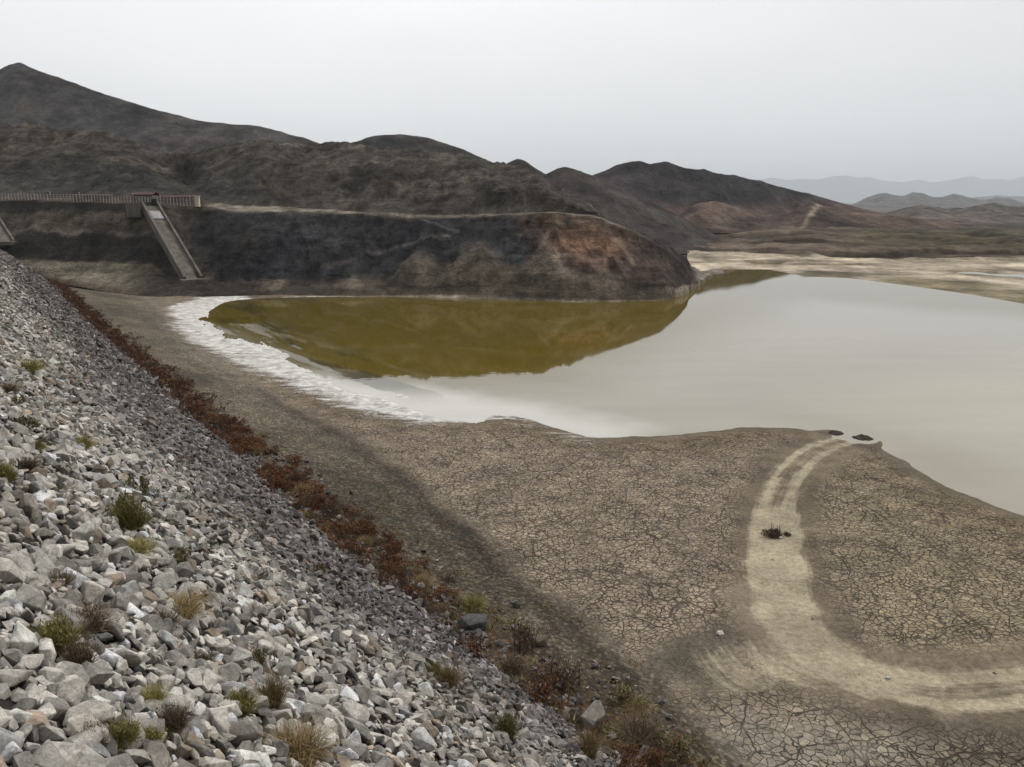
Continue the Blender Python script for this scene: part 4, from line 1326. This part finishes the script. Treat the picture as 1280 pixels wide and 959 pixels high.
def clod(u, v, w_px, h, label, seed, cat='heap', sy=0.6):
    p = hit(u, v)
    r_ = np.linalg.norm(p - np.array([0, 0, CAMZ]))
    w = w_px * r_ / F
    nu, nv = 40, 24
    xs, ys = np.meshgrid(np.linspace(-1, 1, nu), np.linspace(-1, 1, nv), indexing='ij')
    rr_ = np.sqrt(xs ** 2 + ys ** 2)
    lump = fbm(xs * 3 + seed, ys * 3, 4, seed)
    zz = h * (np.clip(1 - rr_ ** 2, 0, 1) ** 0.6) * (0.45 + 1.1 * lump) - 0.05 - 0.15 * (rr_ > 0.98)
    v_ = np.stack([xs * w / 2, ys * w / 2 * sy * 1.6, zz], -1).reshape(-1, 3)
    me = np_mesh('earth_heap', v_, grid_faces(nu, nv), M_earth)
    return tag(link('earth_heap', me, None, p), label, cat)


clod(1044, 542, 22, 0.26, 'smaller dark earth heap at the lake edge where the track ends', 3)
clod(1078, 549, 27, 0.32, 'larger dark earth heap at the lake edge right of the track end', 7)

# ------------------------------------------------------------------ plants
def blades(n, rad, h, spread, width, seed, c0, c1, droop=0.3, base_r=0.15):
    r = np.random.default_rng(seed)
    a = r.uniform(0, 2 * np.pi, n)
    th = spread * np.sqrt(r.uniform(0, 1, n))
    ln = h * r.uniform(0.55, 1.1, n)
    br = base_r * rad * np.sqrt(r.uniform(0, 1, n)); ba = r.uniform(0, 2 * np.pi, n)
    base = np.stack([br * np.cos(ba), br * np.sin(ba), np.zeros(n)], -1)
    d = np.stack([np.sin(th) * np.cos(a), np.sin(th) * np.sin(a), np.cos(th)], -1)
    mid = base + d * (ln * 0.55)[:, None] + r.normal(0, 0.03 * h, (n, 3))
    tip = base + d * ln[:, None] + np.stack([d[:, 0] * ln * droop, d[:, 1] * ln * droop, -ln * droop * np.sin(th)], -1)
    sd = np.stack([-np.sin(a), np.cos(a), np.zeros(n)], -1) + r.normal(0, 0.5, (n, 3))
    sd /= np.linalg.norm(sd, axis=1)[:, None]
    w = (width * r.uniform(0.6, 1.4, n))[:, None]
    v = np.stack([base - sd * w, base + sd * w, mid + sd * w * 0.8, mid - sd * w * 0.8, tip], 1).reshape(-1, 3)
    o = (np.arange(n) * 5)[:, None]
    q = o + np.array([[0, 1, 2, 3]]); t = o + np.array([[3, 2, 4]])
    k = r.uniform(0, 1, (n, 1))
    c = np.array(c0) + (np.array(c1) - np.array(c0)) * k
    return v, [q, t], np.repeat(c, 5, 0)


def leaves(n, rad, h, size, seed, c0, c1, clumps=6):
    r = np.random.default_rng(seed)
    cc = np.stack([r.normal(0, 0.5, clumps) * rad, r.normal(0, 0.5, clumps) * rad, r.uniform(0.25, 0.8, clumps) * h], -1)
    cr = r.uniform(0.3, 0.55, clumps) * rad
    k = r.integers(0, clumps, n)
    p = r.normal(size=(n, 3)); p /= np.linalg.norm(p, axis=1)[:, None]
    p = cc[k] + p * (cr[k] * r.uniform(0.2, 1.0, n) ** 0.5)[:, None] * np.array([1, 1, 0.75])
    p[:, 2] = np.abs(p[:, 2])
    a = r.normal(size=(n, 3)); a /= np.linalg.norm(a, axis=1)[:, None]
    a[:, 2] += 0.5
    b = np.cross(a, r.normal(size=(n, 3))); b /= np.linalg.norm(b, axis=1)[:, None]
    s = (size * r.uniform(0.5, 1.5, n))[:, None]
    v = np.stack([p - a * s, p + b * s * 0.4, p + a * s, p - b * s * 0.4], 1).reshape(-1, 3)
    f = (np.arange(n) * 4)[:, None] + np.array([[0, 1, 2, 3]])
    c = np.array(c0) + (np.array(c1) - np.array(c0)) * r.uniform(0, 1, (n, 1))
    return v, [f], np.repeat(c, 4, 0)


def join(a, b):
    n = len(a[0])
    return np.vstack([a[0], b[0]]), list(a[1]) + [f + n for f in b[1]], np.vstack([a[2], b[2]])


def mk(name, tup):
    return np_mesh(name, tup[0], tup[1], M_plant, None, tup[2], smooth=False)


GREEN0, GREEN1 = (0.115, 0.105, 0.032), (0.30, 0.265, 0.10)
DULL0, DULL1 = (0.085, 0.073, 0.032), (0.20, 0.168, 0.080)
STRAW0, STRAW1 = (0.170, 0.122, 0.055), (0.30, 0.22, 0.105)
YEL0, YEL1 = (0.16, 0.135, 0.045), (0.26, 0.22, 0.09)
BRN0, BRN1 = (0.090, 0.068, 0.044), (0.21, 0.155, 0.10)
TWIG0, TWIG1 = (0.05, 0.035, 0.024), (0.10, 0.07, 0.045)
RUST0, RUST1 = (0.072, 0.036, 0.018), (0.205, 0.098, 0.047)
DKR0, DKR1 = (0.036, 0.018, 0.012), (0.080, 0.040, 0.024)

kinds = {
    'green': ([mk('foliage', join(blades(1300, .5, .60, 1.4, .007, 700 + i, GREEN0, GREEN1, 0.05, .6), leaves(900, .42, .55, .030, 780 + i, GREEN0, GREEN1, 12))) for i in range(3)], [mk('stems', blades(40, .5, .5, 1.0, .006, 710 + i, TWIG0, TWIG1, .05, .3)) for i in range(2)]),
    'yellow': ([mk('foliage', blades(900, .5, .55, 1.35, .007, 720 + i, YEL0, GREEN1, 0.25, .6)) for i in range(3)], [mk('stems', blades(40, .5, .6, 1.0, .005, 725, STRAW0, STRAW1, .1, .4))]),
    'straw': ([mk('foliage', blades(700, .5, .8, 1.0, .006, 730 + i, STRAW0, STRAW1, 0.3, .6)) for i in range(3)], [mk('stems', blades(50, .5, .9, 0.8, .005, 735, STRAW0, BRN1, .1, .5))]),
    'brown': ([mk('foliage', join(blades(800, .5, .6, 1.4, .006, 740 + i, BRN0, BRN1, 0.05, .6), leaves(350, .42, .5, .026, 790 + i, BRN0, BRN1, 10))) for i in range(3)], [mk('stems', blades(60, .5, .6, 1.1, .006, 745, TWIG0, TWIG1, .05, .4))]),
    'dull': ([mk('foliage', leaves(420, .42, .5, .045, 750 + i, DULL0, DULL1, 7)) for i in range(3)], [mk('stems', blades(60, .5, .6, 1.1, .006, 755, TWIG0, TWIG1, .05, .4))]),
    'rust': ([mk('foliage', leaves(420, .5, .62, .048, 760 + i, RUST0, RUST1, 8)) for i in range(4)], [mk('stems', blades(70, .5, .72, 1.0, .007, 765 + i, DKR0, RUST1, .05, .8)) for i in range(2)]),
    'clump': ([mk('foliage', leaves(700, .5, .45, .05, 795, TWIG0, BRN1, 10))], [mk('stems', blades(140, .5, .8, 1.1, .010, 796, DKR0, TWIG1, .05, .7))]),
    'twig': ([mk('foliage', leaves(110, .42, .55, .028, 770 + i, DKR0, DKR1, 7)) for i in range(3)], [mk('stems', blades(140, .5, .85, 1.0, .006, 775 + i, DKR0, TWIG1, .05, .7)) for i in range(3)]),
}


def plant(kind, name, label, pos, width, height, group=None, cat='shrub', seed=0):
    fol, st = kinds[kind]
    root = empty(name, (pos[0], pos[1], pos[2] - 0.03), seed * 1.7)
    root.scale = (width, width, height)
    link('foliage', fol[seed % len(fol)], root)
    link('stems', st[seed % len(st)], root)
    return tag(root, label, cat, group)


# (pixel of its base, width in pixels, kind, label)
TUFTS = [
    (160, 664, 46, 44, 'green', 'large round green shrub in the middle of the riprap slope'),
    (72, 818, 50, 42, 'green', 'round green shrub on big pale stones near the left edge'),
    (301, 896, 40, 32, 'green', 'green tuft beside straw grass on the lower riprap'),
    (342, 890, 36, 46, 'straw', 'tall straw coloured grass right beside a green tuft'),
    (218, 916, 44, 34, 'brown', 'round grey brown bush between two green tufts'),
    (190, 884, 38, 26, 'yellow', 'yellow green tuft just above the grey brown bush'),
    (152, 936, 42, 30, 'green', 'green tuft below and left of the grey brown bush'),
    (190, 938, 28, 24, 'green', 'smaller green tuft directly below the grey brown bush'),
    (165, 696, 54, 24, 'yellow', 'low yellow grass patch just below the large round shrub'),
    (226, 706, 36, 26, 'dull', 'olive weed right of the low yellow grass patch'),
    (102, 842, 40, 46, 'brown', 'dry brown weed below the round shrub near left edge'),
    (108, 792, 60, 34, 'brown', 'wide dry brown weed right of the round shrub near left edge'),
    (225, 774, 62, 22, 'straw', 'low straw patch among stones in the middle of the slope'),
    (75, 738, 34, 22, 'brown', 'dry brown weed above the round shrub near left edge'),
    (103, 562, 30, 20, 'yellow', 'yellow tuft on the upper riprap right of a green tuft'),
    (33, 466, 38, 22, 'yellow', 'yellow green tuft highest on the riprap near left edge'),
    (28, 540, 34, 20, 'dull', 'dark olive tuft on the upper riprap at left edge'),
    (44, 566, 26, 20, 'yellow', 'small yellow tuft just below the dark olive tuft'),
    (6, 606, 30, 24, 'green', 'green tuft cut by the left edge of the photo'),
    (36, 590, 28, 18, 'brown', 'small brown weed beside the green tuft cut by left edge'),
    (400, 722, 26, 22, 'dull', 'olive weed at the edge of the riprap below rusty weeds'),
    (632, 922, 32, 34, 'green', 'single green tuft on the lowest riprap stones'),
    (180, 624, 34, 34, 'dull', 'thin olive weed just above the large round shrub'),
    (330, 842, 26, 38, 'dull', 'tall thin olive weed above the straw grass'),
    (372, 956, 80, 36, 'straw', 'wide straw grass at the bottom edge of the photo'),
    (560, 862, 34, 30, 'straw', 'straw tuft at the riprap edge beside a green weed'),
    (545, 850, 22, 22, 'green', 'small green weed at the riprap edge beside a straw tuft'),
    (592, 762, 34, 24, 'yellow', 'yellowish weed just above the dark boulder'),
    (10, 492, 26, 14, 'brown', 'small brown weed at left edge below the highest tuft'),
    (118, 940, 34, 40, 'brown', 'dry reddish brown weed left of the lowest green tufts'),
    (735, 950, 30, 40, 'straw', 'straw grass just below the pale wedge boulder'),
    (20, 508, 24, 12, 'dull', 'flat olive weed at left edge above the dark olive tuft'),
    (255, 838, 30, 20, 'brown', 'thin brown weed between stones above the green tuft'),
    (205, 790, 40, 26, 'brown', 'brown weed just below the low straw patch'),
    (706, 858, 66, 38, 'twig', 'wide dark leafless bush above the pale wedge boulder'),
    (656, 812, 44, 42, 'twig', 'dark upright twig bush beside the small brown boulder'),
    (590, 822, 40, 26, 'rust', 'low orange brown shrub just below the dark boulder'),
    (640, 842, 40, 24, 'brown', 'low grey brown weed below the dark upright twig bush'),
    (668, 876, 54, 30, 'rust', 'rust brown shrub left of the pale wedge boulder'),
    (800, 925, 60, 30, 'brown', 'grey brown weed right of the pale wedge boulder'),
    (850, 945, 60, 26, 'dull', 'olive weed patch at the bottom edge right of the boulders'),
    (785, 880, 44, 22, 'dull', 'flat olive weed above and right of the pale wedge boulder'),
]
for i, (u, v, w, h, kd, lb) in enumerate(TUFTS):
    p = hit(u, v)
    r_ = np.linalg.norm(p - np.array([0, 0, CAMZ]))
    nm_ = {'green': 'green_shrub', 'yellow': 'grass_tuft', 'straw': 'straw_grass', 'brown': 'dry_weed', 'dull': 'olive_weed', 'twig': 'twig_bush', 'rust': 'rusty_shrub'}[kd]
    cat = {'green': 'shrub', 'yellow': 'grass', 'straw': 'grass', 'brown': 'weed', 'dull': 'weed', 'twig': 'bush', 'rust': 'shrub'}[kd]
    plant(kd, nm_, lb, p + np.array([0, 0, 0.09]), 0.92 * w * r_ / F, 1.0 * h * r_ / F / 0.62, None, cat, i)
# dark dry bush on the track and its small neighbour
p = hit(968, 671); r_ = np.linalg.norm(p - np.array([0, 0, CAMZ]))
plant('clump', 'dry_bush', 'dark dry bush standing in the middle of the track', p, 22 * r_ / F, 24 * r_ / F, None, 'bush', 3)
p = hit(984, 669); r_ = np.linalg.norm(p - np.array([0, 0, CAMZ]))
plant('clump', 'dry_bush', 'tiny dark twig bush just right of the larger bush on the track', p, 10 * r_ / F, 10 * r_ / F, None, 'bush', 4)

# rusty weeds along the foot of the riprap
Tcum = np.concatenate([[0], np.cumsum(np.linalg.norm(np.diff(T[:, :2], axis=0), axis=1))])
cand = []
for s_ in np.arange(0, Tcum[-1], 0.40):
    px = np.interp(s_, Tcum, T[:, 0]); py = np.interp(s_, Tcum, T[:, 1])
    i = min(int(np.searchsorted(Tcum, s_)), len(T) - 1)
    a = T[max(i - 2, 0), :2]; b = T[min(i + 2, len(T) - 1), :2]
    t = (b - a) / np.linalg.norm(b - a)
    nrm = np.array([t[1], -t[0]])          # towards the lake
    for lane in range(3):
        off = rng.normal(1.1, 1.0)
        q = np.array([px, py]) + nrm * off + t * rng.uniform(-.4, .4)
        cand.append((*q, off))
cand = np.array(cand)
cz = ground(cand[:, :2])[0]
cu, cv, cf = project(np.column_stack([cand[:, :2], cz]))
dens = fbm(cand[:, 0] / 3.5, cand[:, 1] / 3.5, 3, 801)
ok = (cu > 30) & (cu < 900) & (cv > 344) & (cv < 985) & (cand[:, 1] > 5) & (dens > 0.33 - 0.1 * (cand[:, 1] > 60))
ok &= ~((cand[:, 1] < 36) & (rng.random(len(cand)) < 0.25))
idx = np.where(ok)[0]
idx = idx[np.argsort(cf[idx])]
print('rust candidates', len(idx))
n_single = 295
lab = {'rust': ('rusty_weed', 'rust brown dry weed in the line along the foot of the riprap', 'rust brown weeds along the riprap foot'),
       'twig': ('dark_weed', 'dark leafless dry weed among the rusty weeds along the riprap foot', 'dark dry weeds along the riprap foot'),
       'straw': ('straw_weed', 'straw coloured weed among the rusty weeds along the riprap foot', 'straw weeds along the riprap foot'),
       'dull': ('olive_weed', 'olive weed among the rusty weeds along the riprap foot', 'olive weeds along the riprap foot')}
far_v, far_f, far_c, off = [], [], [], 0
fp = [leaves(70, .5, .62, .075, 860 + i, RUST0, RUST1, 6) for i in range(4)] + [leaves(60, .5, .6, .07, 870 + i, DKR0, DKR1, 6) for i in range(2)]
for k, i in enumerate(idx):
    yy = cand[i, 1]
    r0 = rng.random()
    nearf = float(sst(46, 34, np.array(yy)))
    kd = 'rust' if r0 < 0.72 - 0.30 * nearf else 'twig' if r0 < 0.90 else 'dull' if r0 < 0.96 else 'straw'
    w = rng.uniform(0.7, 1.4) * (1 - 0.2 * nearf)
    hgt = rng.uniform(0.55, 1.25) * (1 - 0.2 * nearf)
    if k < n_single:
        nm_, lb, gp = lab[kd]
        plant(kd, nm_, lb, (cand[i, 0], cand[i, 1], cz[i]), w, hgt, gp, 'weed', int(rng.integers(0, 50)))
    else:
        v, f, c = fp[int(rng.integers(0, 6))]
        a = rng.uniform(0, 6.28)
        m = np.array([[math.cos(a), -math.sin(a), 0], [math.sin(a), math.cos(a), 0], [0, 0, 1]])
        far_v.append((v @ m.T) * np.array([w * 1.1, w * 1.1, hgt]) + np.array([cand[i, 0], cand[i, 1], cz[i] - .03]))
        far_f.append(f[0] + off); off += len(v)
        far_c.append(c * rng.uniform(0.75, 1.2))
if far_v:
    me = np_mesh('dry_weeds', np.vstack(far_v), np.vstack(far_f), M_plant, None, np.vstack(far_c), smooth=False)
    tag(link('dry_weeds', me), 'distant line of rust brown weeds along the foot of the dam', 'weeds', kind='stuff')

# low ground cover on the near bank
gp_ = jitter(-22, 16, 20, 62, 0.33)
gd = sdist(gp_, T)[0]; gm_ = sdist(gp_, Mm)[0]
dn = fbm(gp_[:, 0] / 3, gp_[:, 1] / 3, 3, 901)
pr = 0.95 * sst(-5.0, -0.6, gd) * sst(46, 30, gp_[:, 1]) * sst(0.36, 0.58, dn) + 0.03 * (gm_ > 0) * sst(62, 40, gp_[:, 1])
kp = (gd < 0.4) & (gm_ > -2.5) & (rng.random(len(gp_)) < pr)
gp_ = gp_[kp]; gzz = ground(gp_)[0]
tv = [blades(30, .5, .34, 1.35, .017, 910 + i, a, b, .2, .9) for i, (a, b) in enumerate([(DULL0, DULL1), (DULL0, GREEN1), (BRN0, BRN1), (TWIG0, BRN1), (RUST0, RUST1), (DULL0, YEL1)])]
vv, f4, f3, cc_, off = [], [], [], [], 0
for (px, py), pz in zip(gp_, gzz):
    v, f, c = tv[int(rng.integers(0, 6))]
    a = rng.uniform(0, 6.28); s_ = rng.uniform(0.5, 1.25)
    m = np.array([[math.cos(a), -math.sin(a), 0], [math.sin(a), math.cos(a), 0], [0, 0, 1]])
    vv.append((v @ m.T) * s_ + np.array([px, py, pz - .02])); f4.append(f[0] + off); f3.append(f[1] + off); cc_.append(c); off += len(v)
me = np_mesh('ground_weeds', np.vstack(vv), [np.vstack(f4), np.vstack(f3)], M_plant, None, np.vstack(cc_), smooth=False)
tag(link('ground_weeds', me), 'low olive and brown weeds covering the near gravel bank', 'weeds', kind='stuff')

# ------------------------------------------------------------------ haze
HZ = NT('haze_air')
pv = HZ.n('ShaderNodeVolumePrincipled', {'Color': (0.88, 0.95, 1.0, 1), 'Density': 0.00008, 'Anisotropy': 0.0})
HZ.t.links.new(pv.outputs[0], HZ.out.inputs['Volume'])
bm = bmesh.new()
zt_, zb_ = 900.0, -6.0
box_verts(bm, [(-30000, -300, zb_), (30000, -300, zb_), (30000, 31000, zb_), (-30000, 31000, zb_), (-30000, -300, zt_), (30000, -300, zt_), (30000, 31000, zt_), (-30000, 31000, zt_)])
tag(bm_obj('haze', bm, HZ.m), 'thin pale haze filling the valley air', 'haze', kind='stuff')

# ------------------------------------------------------------------ light
SUN_AZ, SUN_EL = 60.0, 48.0     # azimuth measured from +Y towards +X
w = bpy.data.worlds.new('World')
scene.world = w
w.use_nodes = True
nt = w.node_tree
nt.nodes.clear()


def wn(t, ins=None, **kw):
    nd = nt.nodes.new(t)
    for k, v in kw.items(): setattr(nd, k, v)
    for k, v in (ins or {}).items():
        s = nd.inputs[k]
        if isinstance(v, bpy.types.NodeSocket): nt.links.new(v, s)
        else: s.default_value = v
    return nd


sky = wn('ShaderNodeTexSky', sky_type='NISHITA', sun_disc=False)
sky.sun_elevation = R(SUN_EL)
sky.sun_rotation = R(SUN_AZ)
tc = wn('ShaderNodeTexCoord').outputs['Generated']
sep = wn('ShaderNodeSeparateXYZ', {0: tc})
# overcast deck: brightened overhead, dimmed behind to shade stone sides, greyer low and right
el = wn('ShaderNodeMapRange', {0: sep.outputs[2], 1: 0.0, 2: 0.38, 3: 0.0, 4: 1.0}, interpolation_type='SMOOTHSTEP').outputs[0]
deck = wn('ShaderNodeMix', {0: el, 6: (9.9, 9.9, 9.9, 1), 7: (12.0, 11.9, 12.0, 1)}, data_type='RGBA').outputs[2]
rt = wn('ShaderNodeMapRange', {0: sep.outputs[0], 1: -0.1, 2: 0.7, 3: 1.0, 4: 0.84}, interpolation_type='SMOOTHSTEP').outputs[0]
bk = wn('ShaderNodeMapRange', {0: sep.outputs[1], 1: -0.5, 2: 0.45, 3: 0.36, 4: 1.0}, interpolation_type='SMOOTHSTEP').outputs[0]
st_ = wn('ShaderNodeVectorMath', {0: tc, 1: (1.6, 1.6, 5.0)}, operation='MULTIPLY').outputs[0]
cl = wn('ShaderNodeTexNoise', {'Vector': st_, 'Scale': 1.3, 'Detail': 5.0, 'Roughness': 0.5}).outputs['Fac']
cm = wn('ShaderNodeMapRange', {0: cl, 1: 0.3, 2: 0.7, 3: 0.945, 4: 1.05}).outputs[0]
k1 = wn('ShaderNodeMath', {0: rt, 1: bk}, operation='MULTIPLY').outputs[0]
ze = wn('ShaderNodeMapRange', {0: sep.outputs[2], 1: 0.35, 2: 0.9, 3: 1.0, 4: 1.55}, interpolation_type='SMOOTHSTEP').outputs[0]
k1 = wn('ShaderNodeMath', {0: k1, 1: ze}, operation='MULTIPLY').outputs[0]
k2 = wn('ShaderNodeMath', {0: k1, 1: cm}, operation='MULTIPLY').outputs[0]
deck = wn('ShaderNodeVectorMath', {0: deck, 3: k2}, operation='SCALE').outputs[0]
mixn = wn('ShaderNodeMix', {0: 0.94, 6: sky.outputs[0], 7: deck}, data_type='RGBA').outputs[2]
bg = wn('ShaderNodeBackground', {0: mixn, 1: 0.1})
out = wn('ShaderNodeOutputWorld')
nt.links.new(bg.outputs[0], out.inputs[0])

sd_ = bpy.data.lights.new('sun', 'SUN')
sd_.energy = 1.5
sd_.angle = R(10)
sd_.color = (1.0, 0.95, 0.88)
so = bpy.data.objects.new('sun', sd_)
COL.objects.link(so)
dirv = Vector((math.sin(R(SUN_AZ)) * math.cos(R(SUN_EL)), math.cos(R(SUN_AZ)) * math.cos(R(SUN_EL)), math.sin(R(SUN_EL))))
so.rotation_euler = dirv.to_track_quat('Z', 'Y').to_euler()
so.location = dirv * 100

scene.view_settings.view_transform = 'Standard'
scene.view_settings.look = 'None'
scene.view_settings.gamma = 1.0
scene.view_settings.exposure = 0.0
scene.view_settings.use_curve_mapping = False
scene.render.engine = 'CYCLES'
cy = scene.cycles
cy.use_denoising = True
cy.max_bounces = 5
cy.diffuse_bounces = 3
cy.glossy_bounces = 3
cy.volume_bounces = 2
cy.transmission_bounces = 2
cy.caustics_reflective = False
cy.caustics_refractive = False
